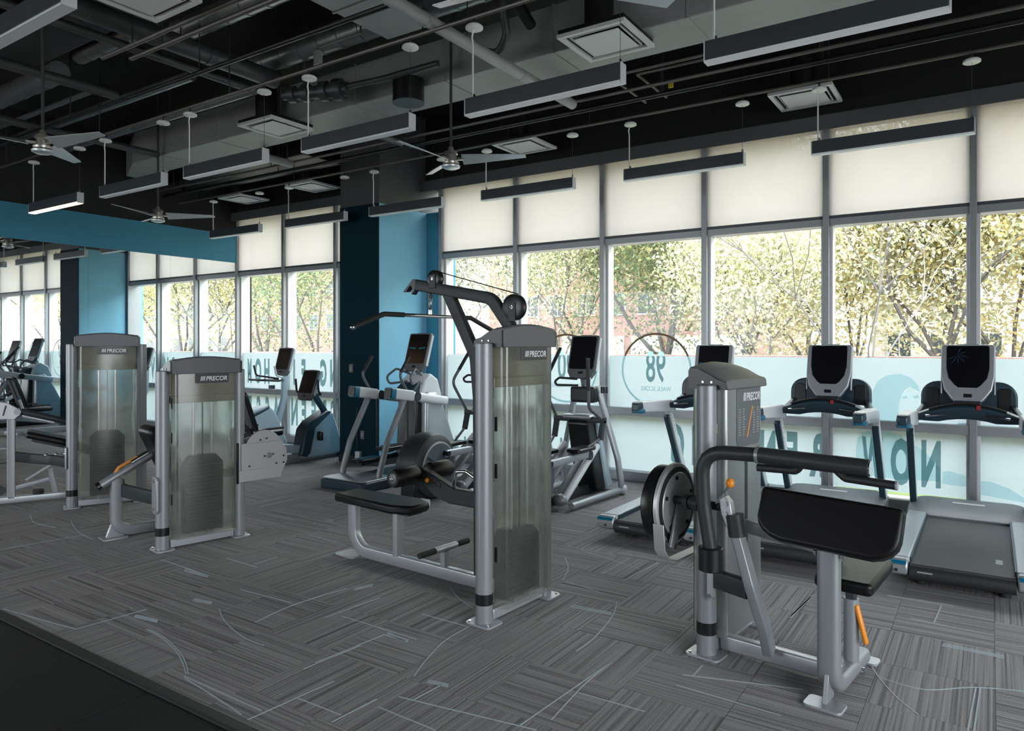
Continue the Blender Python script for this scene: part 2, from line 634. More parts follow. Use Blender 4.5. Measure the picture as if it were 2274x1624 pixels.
def ribbon(mb, pts, wd, z=0.0016):
    P = [on_z(a, b, 0) for a, b in pts]
    if len(P) > 2:
        Q = []
        for k in range(len(P) - 1):
            p0, p1, p2, p3 = P[max(k - 1, 0)], P[k], P[k + 1], P[min(k + 2, len(P) - 1)]
            for s in range(5):
                t = s / 5
                Q.append(0.5 * ((2 * p1) + (p2 - p0) * t + (2 * p0 - 5 * p1 + 4 * p2 - p3) * t * t + (3 * p1 - p0 - 3 * p2 + p3) * t ** 3))
        P = Q + [P[-1]]
    rings = []
    for i, p in enumerate(P):
        t = (P[min(i + 1, len(P) - 1)] - P[max(i - 1, 0)]).normalized()
        s = Vector((-t.y, t.x, 0)) * wd / 2
        rings.append([p - s + Vector((0, 0, -0.003)), p + s + Vector((0, 0, -0.003)), p + s + Vector((0, 0, z)), p - s + Vector((0, 0, z))])
    mb.loft(rings)


for pts in LINES:
    mb = MB()
    ribbon(mb, pts, 0.0075)
    mb.build('accent_line', 'carpet_line', floor, smooth=0)
for pts in THICK:
    mb = MB()
    (a0, b0), (a1, b1) = pts
    for k in range(3):
        off = (k - 1) * 2.4
        ribbon(mb, [(a0 - off * 0.8, b0 + off), (a1 - off * 0.3, b1 + off)], 0.009)
    mb.build('accent_line', 'carpet_line', floor, smooth=0)

# rubber floor in front of the camera, with its edge strip
RE = 1.87
rub = MB().bx(XM, XR, YB, RE, -0.006, 0.0).build('floor_rubber', 'black_paint', smooth=0)
struct(rub, 'black rubber gym floor tiles in the lower left corner')
RT = 0.62
rt0 = None
nx = 0
for i in range(-9, 9):
    for jj in range(0, 11):
        cx = -3.31 - RT / 2 + (i + 0) * RT
        cy = RE - RT / 2 - jj * RT
        if cx < XM + .2 or cx > XR or cy < YB + .3:
            continue
        if rt0 is None:
            rt0 = MB().box((0, 0, 0.004), (RT - 0.005, RT - 0.005, 0.008)).build('rubber_tile', 'rubber_tile', rub, bevel=0.0025, smooth=0)
            t = rt0
        else:
            t = rt0.copy()
            COL.objects.link(t)
        t.location = (cx, cy, random.uniform(0, 0.0012))
es = MB().prism([(RE + 0.004, 0.0), (RE + 0.085, 0.001), (RE + 0.075, 0.006), (RE + 0.02, 0.016), (RE + 0.004, 0.016)], 'x', XM, XR).build('trim_1', 'edge_strip', smooth=0)
struct(es, 'dark rubber reducer strip between carpet and rubber floor')

# ---- ceiling and plain walls
struct(MB().bx(XM - 0.3, XR + 0.3, YB - 0.3, YW + 0.4, ZC, ZC + 0.2).build('ceiling', 'black_ceiling', smooth=0), 'black painted open ceiling deck above the ducts')
wk = MB().bx(XM - 0.3, -10.4, YB - 0.2, YB, 0, ZC).bx(-5.2, XR + 0.3, YB - 0.2, YB, 0, ZC).bx(-10.4, -5.2, YB - 0.2, YB, 0, 0.6).bx(-10.4, -5.2, YB - 0.2, YB, 3.4, ZC).bx(-7.9, -7.7, YB - 0.2, YB, 0.6, 3.4)  # unseen wall; its opening is added to brighten the left floor
struct(wk.build('wall_back', 'plain_wall', smooth=0))
wr = MB().bx(XR, XR + 0.2, YB, -3.2, 0, ZC).bx(XR, XR + 0.2, 3.6, YW, 0, ZC).bx(XR, XR + 0.2, -3.2, 3.6, 3.4, ZC).bx(XR, XR + 0.2, -3.2, 3.6, 0, 0.1)  # unseen wall; its opening is added and sized for indoor fill light
struct(wr.build('wall_right', 'plain_wall', smooth=0))

# ---- mirror wall
wm = MB().bx(XM - 0.3, XM - 0.03, YB, YW + 0.3, 0, ZC).build('wall_mirror', 'black_wall', smooth=0)
struct(wm, 'left wall with black upper part above a blue band and mirror')
band = MB().bx(XM - 0.03, XM + 0.02, YB, YW, 3.165, 3.67).build('blue_band', 'blue_paint_deep', wm, smooth=0)
band['label'] = 'teal blue painted band above the mirror'
upper = MB().bx(XM - 0.03, XM + 0.012, YB, YW, 3.67, ZC).build('upper_wall', 'black_wall', wm, smooth=0)
for k in range(10):
    y1 = YW - k * 1.32
    y0 = max(y1 - 1.318, YB)
    if y1 < YB + 0.2:
        break
    MB().bx(XM - 0.03, XM, y0, y1, 0.012, 3.165).build('mirror_panel', 'mirror', wm, smooth=0)
struct(MB().bx(XM - 0.03, XM + 0.006, YB, YW, 0, 0.012).build('baseboard_mirror', 'alu_dark', smooth=0))

# ---- pillar and solid pieces of the window wall
PX0, PX1, PY0 = -7.73, -6.96, 7.16
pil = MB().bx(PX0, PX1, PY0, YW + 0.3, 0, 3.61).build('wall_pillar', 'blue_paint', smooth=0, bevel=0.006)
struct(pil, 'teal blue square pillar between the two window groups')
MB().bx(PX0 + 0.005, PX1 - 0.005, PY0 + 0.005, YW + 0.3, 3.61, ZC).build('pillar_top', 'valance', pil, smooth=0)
MB().bx(PX0 + 0.003, PX1 - 0.003, PY0 - 0.004, PY0 + 0.004, 0.1, 3.61).build('pillar_face', 'navy_paint', pil, smooth=0)  # thin panel on the room side, far darker than the other faces
MB().bx(PX0 - 0.012, PX1 + 0.012, PY0 - 0.012, YW, 0, 0.10).build('pillar_base', 'black_paint', pil, smooth=0)
ws = MB().bx(PX1, -6.67, YW - 0.02, YW + 0.3, 0, 3.61).build('wall_strip', 'blue_paint_deep', smooth=0)
struct(ws, 'narrow deep blue wall strip beside the pillar')
wt = MB().bx(XM, PX0, YW - 0.04, YW + 0.3, 3.99, ZC).bx(PX1, XR, YW - 0.04, YW + 0.3, 3.99, ZC).build('wall_window', 'black_wall', smooth=0)
struct(wt, 'black bulkhead wall above the window blinds')


def outlet(name, loc, label):
    r = root(name, loc, label, 'wall plate')
    MB().box((0, -0.004, 0), (0.075, 0.008, 0.12)).build('cover_plate', 'outlet', r, bevel=0.003)
    MB().box((0, -0.010, 0), (0.032, 0.008, 0.066)).build('rocker', 'print_grey', r, bevel=0.002)
    return r


p = on_y(780, 818, PY0)
outlet('wall_switch', (p.x, PY0, p.z), 'grey switch plate on the dark face of the blue pillar')
p = on_y(805, 966, PY0)
outlet('wall_socket', (p.x, PY0, p.z), 'grey socket plate low on the dark face of the pillar')

# ---- windows
ZT = 0.84     # lower transom
ZB = 3.02     # lower edge of the blinds
ZH = 3.95     # head
PITCH = 1.307
YI, YG, YO = YW - 0.06, YW + 0.06, YW + 0.16
wins = [(-0.1356 - PITCH * (k + 1), -0.1356 - PITCH * k) for k in range(5)][::-1]
wins = [(-11.48, -10.18), (-10.18, -8.884), (-8.884, -7.74)] + wins + [(-0.1356 + PITCH * k, -0.1356 + PITCH * (k + 1)) for k in range(4)]
WIN = []
FW = 0.030   # half width of a mullion
for n, (x0, x1) in enumerate(wins):
    r = root('window_%d' % (n + 1), (x0, YW, 0), kind='structure')
    r['label'] = 'floor to ceiling window bay number %d from the mirror wall' % (n + 1)
    WIN.append(r)
    L_ = x1 - x0

    def wb(name, mt, *b, bevel=0.003):
        o = MB().bx(b[0], b[1], b[2] - YW, b[3] - YW, b[4], b[5]).build(name, mt, r, bevel=bevel, smooth=0)
        return o
    wb('mullion', 'mullion_grey', -FW, FW, YI, YI + 0.075, 0.0, ZH)
    wb('mullion_fin', 'frame_white', -FW, FW, YI + 0.075, YO + 0.06, 0.0, ZH)  # same mullion as the grey front; sky light on its sides painted white
    wb('jamb', 'frame_white', FW, FW + 0.028, YG - 0.045, YO, 0.12, ZH)  # frame side with its sky-lit brightness put into the colour
    wb('jamb', 'frame_white', L_ - FW - 0.028, L_ - FW, YG - 0.045, YO, 0.12, ZH)
    if n in (2, len(wins) - 1):
        wb('mullion', 'mullion_grey', L_ - FW * 2, L_, YI, YO + 0.06, 0.0, ZH)
    if n == 7:
        pass
    wb('transom', 'mullion_grey', FW, L_ - FW, YI + 0.015, YO, ZT - 0.045, ZT + 0.045)
    wb('head_rail', 'mullion_grey', FW, L_ - FW, YI + 0.03, YO, ZB - 0.105, ZB - 0.03)
    wb('sill', 'aluminium', FW, L_ - FW, YI - 0.03, YO, 0.0, 0.115)
    wb('glass_pane', 'glass', FW, L_ - FW, YG, YG + 0.008, ZT + 0.045, ZB - 0.105, bevel=0)
    wb('glass_pane', 'glass', FW, L_ - FW, YG, YG + 0.008, 0.115, ZT - 0.045, bevel=0)
    wb('glass_pane', 'glass', FW, L_ - FW, YG, YG + 0.008, ZB - 0.03, ZH, bevel=0)
    for za, zb in ((ZT + 0.045, 1.525), (0.115 if n != 7 else 0.165, ZT - 0.045)):
        MB().sheet([(L_ - FW - .02, YG - 0.004 - YW), (FW + .02, YG - 0.004 - YW)], za, zb).build('frosted_film', 'film', r, smooth=0)

# blinds
which = ['leftmost, next to the mirror wall', 'second from the mirror wall', 'tucked behind the blue pillar',
         'first to the right of the blue pillar', 'second to the right of the blue pillar', 'third to the right of the pillar',
         'fourth to the right of the pillar', 'second from the right picture edge', 'cut by the right picture edge',
         'first beyond the right edge', 'second beyond the right edge', 'third beyond the right edge']
for n, (x0, x1) in enumerate(wins):
    L_ = x1 - x0
    r = root('roller_blind', (x0, YW - 0.02, ZH), 'cream roller blind pulled a quarter down, ' + which[n], 'blind', 'roller blinds along the windows')
    a, b = (0.02, L_ - 0.02)
    MB().sheet([(b, 0.0), (a, 0.0)], ZB - ZH, 0.02).build('fabric', 'blind_fabric', r, smooth=0)
    MB().bx(a, b, -0.014, 0.010, ZB - ZH - 0.032, ZB - ZH).build('bottom_bar', 'alu_dark', r, bevel=0.004)
    MB().cyl((a, 0.0, 0.04), (b, 0.0, 0.04), 0.028).build('roller', 'valance', r)
vl = MB().bx(XM, PX0, YW - 0.17, YW - 0.15, 3.90, 4.03).bx(XM, PX0, YW - 0.17, YW, 4.03, 4.05).build('trim_2', 'valance', smooth=0)
struct(vl, 'dark grey blind valance over the left windows')
vl = MB().bx(PX1, XR, YW - 0.17, YW - 0.15, 3.90, 4.03).bx(PX1, XR, YW - 0.17, YW, 4.03, 4.05).build('trim_3', 'valance', smooth=0)
struct(vl, 'dark grey blind valance over the right windows')

# ---- lettering and prints on the film: read from the street, so mirrored in here
LX = (-1, 0, 0)
UZ = (0, 0, 1)
YF = YG - 0.0055


def lettering(win, items, mt, name='lettering'):
    mb = MB()
    for s, xc, z, hgt, bold, xs, al in items:
        text_mb(mb, s, (xc - WIN[win].location.x, YF - YW, z), LX, UZ, hgt, bold, xs, align=al)
    o = mb.build(name, mt, WIN[win], smooth=0)
    return o


def glyphs(s, x_start, z, hgt, step, bold=0.030, xs=0.38):
    """one object per window bay, letters set from right to left as seen inside"""
    by = {}
    for k, ch in enumerate(s):
        if ch == ' ':
            continue
        x = x_start - k * step
        for wn, (a, b) in enumerate(wins):
            if a + 0.06 < x < b - 0.02:
                by.setdefault(wn, []).append((ch, x, z, hgt, bold, xs * (0.72 if ch in 'WM' else 1), 'CENTER'))
    for wn, it in by.items():
        lettering(wn, it, 'film_text')


glyphs('NG FIT HOMES', -9.03, 1.00, 0.40, 0.245)
glyphs('LIVI', -8.05, 1.00, 0.40, 0.245)
glyphs('GREEN ASSE', -9.02, 0.30, 0.42, 0.245)
glyphs('NOW RENTING', -0.49, 0.27, 0.42, 0.262)
glyphs('MOVE', -4.66, -0.02, 0.44, 0.27)
glyphs('OMA', -6.06, -0.06, 0.38, 0.20)


def ring(mb, xc, zc, r0, r1, y, n=96, lo=True):
    for k in range(n):
        if (zc + r1 * math.sin(2 * math.pi * (k + 0.5) / n) < 1.525) != lo:
            continue
        a, b = 2 * math.pi * k / n, 2 * math.pi * (k + 1) / n
        vs = []
        for yy in (y,):
            vs += [(xc + r0 * math.cos(a), yy, zc + r0 * math.sin(a)), (xc + r1 * math.cos(a), yy, zc + r1 * math.sin(a)),
                   (xc + r1 * math.cos(b), yy, zc + r1 * math.sin(b)), (xc + r0 * math.cos(b), yy, zc + r0 * math.sin(b))]
        mb.add(vs, [(0, 1, 2, 3)])


for win, xc, num, cap_ in ((5, -3.385, '98', 'WALK SCORE'), (4, -4.63, '90', 'TRANSIT SCORE')):
    mb = MB()
    ring(mb, xc - WIN[win].location.x, 1.355, 0.427, 0.452, YF - YW, lo=False)
    mb.build('score_ring', 'gold_ring', WIN[win], smooth=0)
    mb = MB()
    ring(mb, xc - WIN[win].location.x, 1.355, 0.427, 0.452, YF - YW, lo=True)
    mb.build('score_ring', 'film_dark', WIN[win], smooth=0)
    lettering(win, [(num, xc, 1.215, 0.37, 0.007, 0.50, 'CENTER')], 'film_text', 'score_number')
    lettering(win, [(cap_, xc, 1.10, 0.055, 0.001, 0.8, 'CENTER')], 'film_dark', 'score_caption')

# printed portrait on the film of the bays to the right: reclining woman with a mug, pale teal on pale teal


def print_poly(win, name, pts, mt, dy, closed_px=True):
    pl = []
    for a, b in pts:
        q = on_y(a, b, YF)
        pl.append((q.x - WIN[win].location.x, q.z))
    MB().add([(a, YF - YW - dy, b) for a, b in pl], [tuple(range(len(pl)))]).build(name, mt, WIN[win], smooth=0)


print_poly(7, 'hair_print', [(1938, 940), (1936, 900), (1938, 868), (1950, 845), (1972, 833), (2000, 831), (2024, 840), (2040, 858), (2043, 872), (2020, 858), (2006, 868), (1998, 890), (1994, 915), (1996, 940)], 'film_mid', 0.0004)
print_poly(7, 'face_print', [(1998, 940), (1995, 915), (1999, 890), (2007, 868), (2020, 859), (2038, 872), (2043, 890), (2042, 905), (2030, 915), (2020, 925), (2014, 940)], 'film_pale', 0.0004)
print_poly(7, 'eye_print', [(2003, 882), (2012, 879), (2016, 884), (2006, 886)], 'film_mid', 0.0012)
print_poly(7, 'eye_print', [(2028, 880), (2040, 878), (2041, 884), (2030, 885)], 'film_mid', 0.0012)
print_poly(7, 'sweater_print', [(1912, 962), (1935, 955), (1975, 958), (2000, 968), (2030, 985), (2060, 1010), (2085, 1040), (2088, 1070), (1985, 1064), (1905, 1054), (1900, 1010), (1904, 975)], 'film_mid', 0.0002)
print_poly(7, 'sleeve_print', [(2092, 1074), (2094, 1048), (2108, 1046), (2140, 1056), (2150, 1063), (2150, 1082), (2110, 1078)], 'film_mid', 0.0002)
print_poly(8, 'blanket_print', [(2172, 1068), (2200, 1070), (2240, 1085), (2280, 1110), (2300, 1122), (2172, 1098)], 'film_mid', 0.0002)
print_poly(7, 'mug_print', [(2127, 940), (2150, 940), (2150, 952), (2127, 950)], 'film_dark', 0.0002)
# ================================================================== CEILING SERVICES
def along_x(name, y, z, x0, x1, r, mt, label, cat, n=14, rings=0):
    o = root(name, (x0, y, z), label, cat)
    MB().cyl((0, 0, 0), (x1 - x0, 0, 0), r, n=n).build('run', mt, o)
    k = 0
    if rings:
        x = rings * 0.6
        while x < x1 - x0:
            MB().cyl((x, 0, 0), (x + 0.03, 0, 0), r * 1.06, n=n).build('joint_band', mt, o)
            x += rings
    hangers(o, [(x, 0) for x in np.arange(0.5, x1 - x0, 2.4)], z + r)
    return o


def along_y(name, x, z, y0, y1, r, mt, label, cat, n=14, rings=0):
    o = root(name, (x, y0, z), label, cat)
    MB().cyl((0, 0, 0), (0, y1 - y0, 0), r, n=n).build('run', mt, o)
    if rings:
        y = rings * 0.6
        while y < y1 - y0:
            MB().cyl((0, y, 0), (0, y + 0.03, 0), r * 1.06, n=n).build('joint_band', mt, o)
            y += rings
    hangers(o, [(0, y) for y in np.arange(0.4, y1 - y0, 2.2)], z + r)
    return o


def hangers(o, pts, ztop):
    z = o.location.z
    for a, b in pts:
        MB().cyl((a, b, ztop - z - 0.01), (a, b, ZC - z), 0.006, n=6).build('hanger_rod', 'black_paint', o)


# conduits that carry the lamp canopies, and pipes beside them
along_x('conduit', 6.9, 4.03, -11.3, 4.8, 0.016, 'conduit', 'thin conduit carrying the lamp canopies nearest the windows', 'conduit', 8)
along_x('conduit', 4.17, 4.03, -11.3, 4.8, 0.016, 'conduit', 'thin conduit carrying the middle row of lamp canopies', 'conduit', 8)
along_x('conduit', 6.62, 4.10, -11.3, 4.8, 0.026, 'duct_black', 'black sprinkler pipe running beside the window row of lamps', 'pipe', 10)
along_x('conduit', 6.50, 4.16, -11.3, 4.8, 0.018, 'conduit', 'slim grey conduit just above the black sprinkler pipe', 'conduit', 8)
along_x('conduit', 3.86, 4.14, -11.3, 4.8, 0.022, 'duct_black', 'black pipe running beside the middle row of lamps', 'pipe', 10)
along_x('conduit', 3.30, 4.22, -6.6, -2.0, 0.02, 'conduit', 'slim conduit crossing the middle of the ceiling', 'conduit', 8)
along_x('conduit', 3.45, 4.22, -6.4, -2.2, 0.02, 'conduit', 'second slim conduit crossing mid ceiling', 'conduit', 8)

# rectangular main duct with a grey underside, running beside the diffusers
o = root('air_duct', (-10.0, 5.70, 4.22), 'long rectangular grey air duct running parallel to the windows', 'duct')
MB().bx(0, 14.5, -0.27, 0.27, 0, 0.42).build('run', 'duct_grey', o, bevel=0.01)
for x in np.arange(0.7, 14.4, 1.22):
    MB().bx(x, x + 0.018, -0.277, 0.277, -0.007, 0.43).build('seam', 'duct_grey', o)
o2 = root('air_duct', (-10.0, 5.70, 4.15), 'angled grey end of the rectangular air duct', 'duct')
MB().prism([(-0.02, -0.27), (-0.9, 0.1), (-0.9, 0.62), (-0.02, 0.27)], 'z', 0.07, 0.45).build('elbow', 'duct_grey', o2, bevel=0.01)
o = root('air_duct', (-4.25, 2.2, 4.40), 'big dark rectangular duct at the top edge of the picture', 'duct')
MB().bx(-0.26, 0.26, 0, 2.55, 0, 0.10).build('run', 'duct_grey', o, bevel=0.012)
MB().bx(-0.27, 0.27, 1.9, 1.92, -0.008, 0.11).build('seam', 'duct_grey', o)
o = root('air_duct', (-6.6, 2.0, 4.75), 'flat black rectangular duct high under the deck', 'duct')
MB().bx(-1.9, 1.6, 0, 0.75, 0, 0.22).build('run', 'duct_black', o, bevel=0.012)
o = root('air_duct', (-6.2, 3.05, 4.62), 'flat dark duct crossing behind the round ducts', 'duct')
MB().bx(-2.6, 1.8, 0, 0.5, 0, 0.3).build('run', 'duct_black', o, bevel=0.012)
o = root('air_duct', (-8.9, 7.0, 4.3), 'black duct box in the ceiling corner by the mirror wall', 'duct')
MB().bx(-2.3, 1.0, -0.35, 0.35, 0, 0.5).build('run', 'duct_black', o, bevel=0.012)

# round ducts and pipes
along_y('round_duct', -6.2, 4.42, 1.2, 4.85, 0.09, 'pipe_grey', 'thick grey round duct running toward the windows at upper left', 'duct', 20, 1.1)
along_y('round_duct', -6.5, 4.36, 1.2, 4.75, 0.04, 'pipe_grey', 'slimmer grey pipe beside the thick round duct', 'pipe', 16, 1.6)
along_y('round_duct', -7.7, 4.30, 1.6, 4.0, 0.05, 'pipe_grey', 'grey pipe crossing above the left ceiling fan', 'pipe', 16, 1.4)
along_y('round_duct', -9.25, 4.20, 3.0, 5.35, 0.045, 'pipe_grey', 'grey pipe behind the left ceiling fan rod', 'pipe', 16, 1.4)
along_y('round_duct', -3.5, 4.08, 2.0, 6.35, 0.05, 'duct_grey', 'pale grey pipe crossing under the long rectangular duct', 'pipe', 16, 1.3)
along_x('spiral_duct', 3.94, 4.66, -6.45, -3.2, 0.11, 'duct_bright', 'spiral duct with a bright highlight near the top edge', 'duct', 24, 0.28)
along_x('spiral_duct', 4.85, 4.64, -6.5, -3.0, 0.11, 'duct_bright', 'spiral duct above the middle row of lamps', 'duct', 24, 0.28)
along_x('spiral_duct', 3.70, 4.58, -11.2, -8.3, 0.11, 'duct_bright', 'warm lit spiral duct at the left edge, nearest', 'duct', 24, 0.3)
along_x('spiral_duct', 3.86, 4.80, -8.2, -6.8, 0.10, 'duct_bright', 'short spiral duct between two crossing pipes at upper left', 'duct', 24, 0.3)
along_x('spiral_duct', 4.07, 4.50, -11.2, -8.4, 0.03, 'duct_bright', 'thin warm lit pipe above the fan at the left edge', 'pipe', 20, 0.8)
along_x('spiral_duct', 4.42, 4.50, -11.2, -7.0, 0.055, 'duct_bright', 'warm tinted pipe behind the left ceiling fan', 'pipe', 20, 0.8)
along_x('spiral_duct', 4.95, 4.44, -11.2, -6.6, 0.05, 'duct_bright', 'second warm tinted pipe behind the left fan', 'pipe', 20, 0.8)
along_y('round_duct', -7.9, 4.12, 5.98, 6.45, 0.05, 'duct_grey', 'short grey pipe crossing by the far ceiling fan', 'pipe', 14, 0.9)
along_y('round_duct', -5.9, 4.1, 5.99, 6.45, 0.05, 'pipe_grey', 'short dark pipe behind the third middle lamp', 'pipe', 14, 0.5)

# valve cluster
p = on_z(700, 205, 4.25)
o = root('pipe_fitting', (p.x, p.y, 4.25), 'cluster of ribbed grey pipe fittings beside the middle lamps', 'pipe fitting')
MB().rev((-0.35, -0.12, 0), (0.35, 0.12, 0), [(0, 0.05), (0.1, 0.05), (0.1, 0.085), (0.2, 0.085), (0.2, 0.06), (0.32, 0.06), (0.32, 0.09), (0.42, 0.09), (0.42, 0.065), (0.6, 0.065), (0.6, 0.1), (0.7, 0.1), (0.7, 0.075), (0.8, 0.075), (0.8, 0.11), (0.92, 0.11), (0.92, 0.07), (1, 0.07)]).build('ribbed_body', 'pipe_grey', o)
MB().tube([(-0.1, -0.04, 0.05), (-0.1, -0.04, 0.74)], 0.035).build('riser', 'pipe_grey', o)
MB().tube([(0.3, 0.1, 0.02), (0.8, 0.15, 0.02), (1.5, 0.15, 0.02)], 0.03, fil=0.1).build('branch', 'pipe_grey', o)
p = on_z(1115, 60, 4.35)
o = root('pipe_fitting', (p.x, p.y, 4.35), 'hanging flexible pipe loop beside the nearest white canopy', 'pipe fitting')
MB().tube([(0, 0, 0.64), (0, 0, 0.15), (0.02, 0.05, -0.05), (-0.12, 0.12, -0.16), (-0.3, 0.1, -0.1)], 0.035, fil=0.12).build('flexible_pipe', 'pipe_grey', o)
MB().tube([(0.12, 0.02, 0.6), (0.12, 0.02, 0.2), (0.1, 0.3, 0.1)], 0.05, fil=0.12).build('riser', 'duct_black', o)

# gas pipe frame with yellow tags
p = on_z(1470, 190, 4.2)
o = root('gas_pipe', (p.x, p.y, 4.2), 'thin pipe frame with yellow tags beside the main duct', 'pipe')
MB().tube([(-0.35, -0.45, 0.02), (-0.35, 0.15, 0.02), (-0.35, 0.42, 0.02)], 0.014).build('branch', 'conduit', o)
MB().tube([(-0.35, -0.45, 0.02), (1.5, -0.45, 0.02)], 0.014).build('run', 'conduit', o)
MB().tube([(-0.12, -0.33, 0.03), (-0.12, 0.42, 0.03)], 0.014).build('branch', 'conduit', o)
MB().tube([(-0.12, -0.33, 0.03), (1.5, -0.33, 0.03)], 0.014).build('run', 'conduit', o)
MB().tube([(0.0, 0.0, 0.79), (0.0, 0.0, -0.1)], 0.016).build('drop', 'black_paint', o)
MB().box((0.06, 0.08, 0.02), (0.05, 0.02, 0.06)).build('yellow_tag', 'yellow_tag', o, bevel=0.004)
MB().box((-0.16, 0.16, -0.02), (0.10, 0.02, 0.03)).build('yellow_tag', 'yellow_tag', o, bevel=0.004)

# spot light heads, round vent
p = on_z(706, 130, 4.3)
o = root('spot_head', (p.x, p.y, 4.3), 'small grey cylinder spotlight on a thin arm', 'spotlight')
MB().cyl((0, 0, -0.07), (-0.02, 0.02, 0.07), 0.04).build('head', 'duct_grey', o)
MB().tube([(0, 0, 0.07), (0.0, 0, 0.1), (0.55, 0, 0.1), (0.58, 0, 0.7)], 0.009, n=8).build('arm', 'conduit', o)
p = on_z(907, 228, 4.05)
o = root('round_vent', (p.x, p.y, 4.05), 'round black vent drum under the long duct', 'vent')
MB().cyl((0, 0, 0), (0, 0, 0.22), 0.155, n=28).build('drum', 'duct_black', o)
MB().cyl((0, 0, -0.008), (0, 0, 0), 0.158, n=28).build('rim', 'pipe_grey', o)


# square diffusers
def diffuser(x0, y0, label, s=0.6, z=4.15):
    o = root('ceiling_diffuser', (x0 + s / 2, y0 + s / 2, z), label, 'air vent', 'square ceiling diffusers')
    h_ = s / 2
    mb = MB()
    for a, b in ((h_, h_ - 0.04), (h_ - 0.075, h_ - 0.085)):
        for (xa, xb, ya, yb) in ((-a, a, b, a), (-a, a, -a, -b), (-a, -b, -b, b), (b, a, -b, b)):
            mb.bx(xa, xb, ya, yb, 0.0 if a == h_ else 0.01, 0.03)
    mb.build('frame', 'vent_white', o, bevel=0.002)
    MB().bx(-h_ + 0.10, h_ - 0.10, -h_ + 0.10, h_ - 0.10, -0.004, 0.006).build('plate', 'vent_white', o, bevel=0.003)
    MB().bx(-h_ + 0.01, h_ - 0.01, -h_ + 0.01, h_ - 0.01, 0.03, 0.066).build('plenum_box', 'duct_black', o)
    MB().cyl((0, -0.13, 0.066), (0, -0.13, 0.6), 0.12).build('neck', 'duct_black', o)
    return o


diffuser(-2.94, 5.06, 'white square diffuser above the two middle lamps, largest in view')
diffuser(-7.14, 5.06, 'white square diffuser left of the third middle lamp')
diffuser(-5.18, 7.30, 'white square diffuser right of the near ceiling fan, by the bulkhead')
diffuser(-9.2, 7.38, 'white square diffuser near the far window corner')
diffuser(-10.95, 7.38, 'white square diffuser in the corner, farthest away')
diffuser(-1.86, 7.40, 'grey square diffuser behind the window row canopies at right')
diffuser(-5.38, 2.5, 'dark square diffuser cut by the top edge at left')


# ---- pendant lamps
def pendant(x0, y, z, label, lit=False, ln=1.235, group='linear pendant lamps', up=False):
    o = root('pendant_lamp', (x0, y, z), label, 'pendant lamp', group)
    hw, hh = 0.038, 0.125
    MB().bx(0.004, ln - 0.004, -hw, hw, 0.012, hh).build('housing', 'lamp_black', o, bevel=0.003)
    MB().bx(0.003, ln - 0.003, -hw + 0.003, hw - 0.003, 0.0, 0.014).build('lens', 'lamp_lit' if lit else 'lamp_lens', o)
    MB().bx(-0.004, 0.004, -hw, hw, 0, hh).build('end_cap', 'lamp_end', o, bevel=0.002)
    MB().bx(ln - 0.004, ln + 0.004, -hw, hw, 0, hh).build('end_cap', 'lamp_end', o, bevel=0.002)
    if up:
        MB().bx(0.02, ln - 0.02, -hw + 0.008, hw - 0.008, hh, hh + 0.006).build('uplight_lens', 'lamp_lit', o)
    zc = 3.94 - z
    for cx, thick in ((0.06, True), (ln - 0.02, False)):
        MB().rev((cx, 0, zc), (cx, 0, zc + 0.032), [(0, 0.055), (0.15, 0.064), (0.6, 0.064), (1, 0.05)], 24).build('canopy', 'canopy_white', o)
        MB().cyl((cx, 0, zc + 0.03), (cx, 0, zc + 0.1), 0.008, n=8).build('stem', 'black_paint', o)
        MB().cyl((cx, 0, hh - 0.002), (cx, 0, hh + 0.03), 0.008, n=8).build('gripper', 'chrome', o)
        if thick:
            MB().tube([(cx - 0.012, 0, hh), (cx - 0.012, 0, zc - 0.10), (cx - 0.02, 0, zc - 0.05), (cx - 0.008, 0, zc)], 0.0065, n=8).build('power_cord', 'canopy_white' if not lit else 'vent_white', o)
        else:
            MB().cyl((cx, 0, hh), (cx, 0, zc), 0.0018, n=5).build('suspension_wire', 'alu_dark', o)
    return o


ordn = ['first', 'second', 'third', 'fourth', 'fifth', 'sixth', 'seventh']
for k, x0 in enumerate((-1.34, -3.18, -5.02, -6.86, -8.57, -10.40)):
    pendant(x0, 6.9, 3.365, 'black linear pendant lamp in the row by the windows, %s from the right' % ordn[k])
for k, x0 in enumerate((-1.40, -3.17, -4.94, -6.70, -8.33, -10.07)):
    lit = k == 5
    pendant(x0, 4.17, 3.315, 'lit linear pendant lamp glowing warm near the mirror wall' if lit else 'black linear pendant lamp in the middle row, %s from the right' % ordn[k], lit)
pendant(-5.10, 1.77, 3.36, 'black linear pendant lamp cut by the upper left corner')
pendant(-6.95, 1.77, 3.36, 'lit linear pendant lamp just outside the left edge', False, up=True)
pendant(-8.80, 1.77, 3.36, 'lit linear pendant lamp farther outside the left edge', False, up=True)
pendant(-10.65, 1.77, 3.36, 'lit linear pendant lamp outside the left edge, by the mirror', False, up=True)


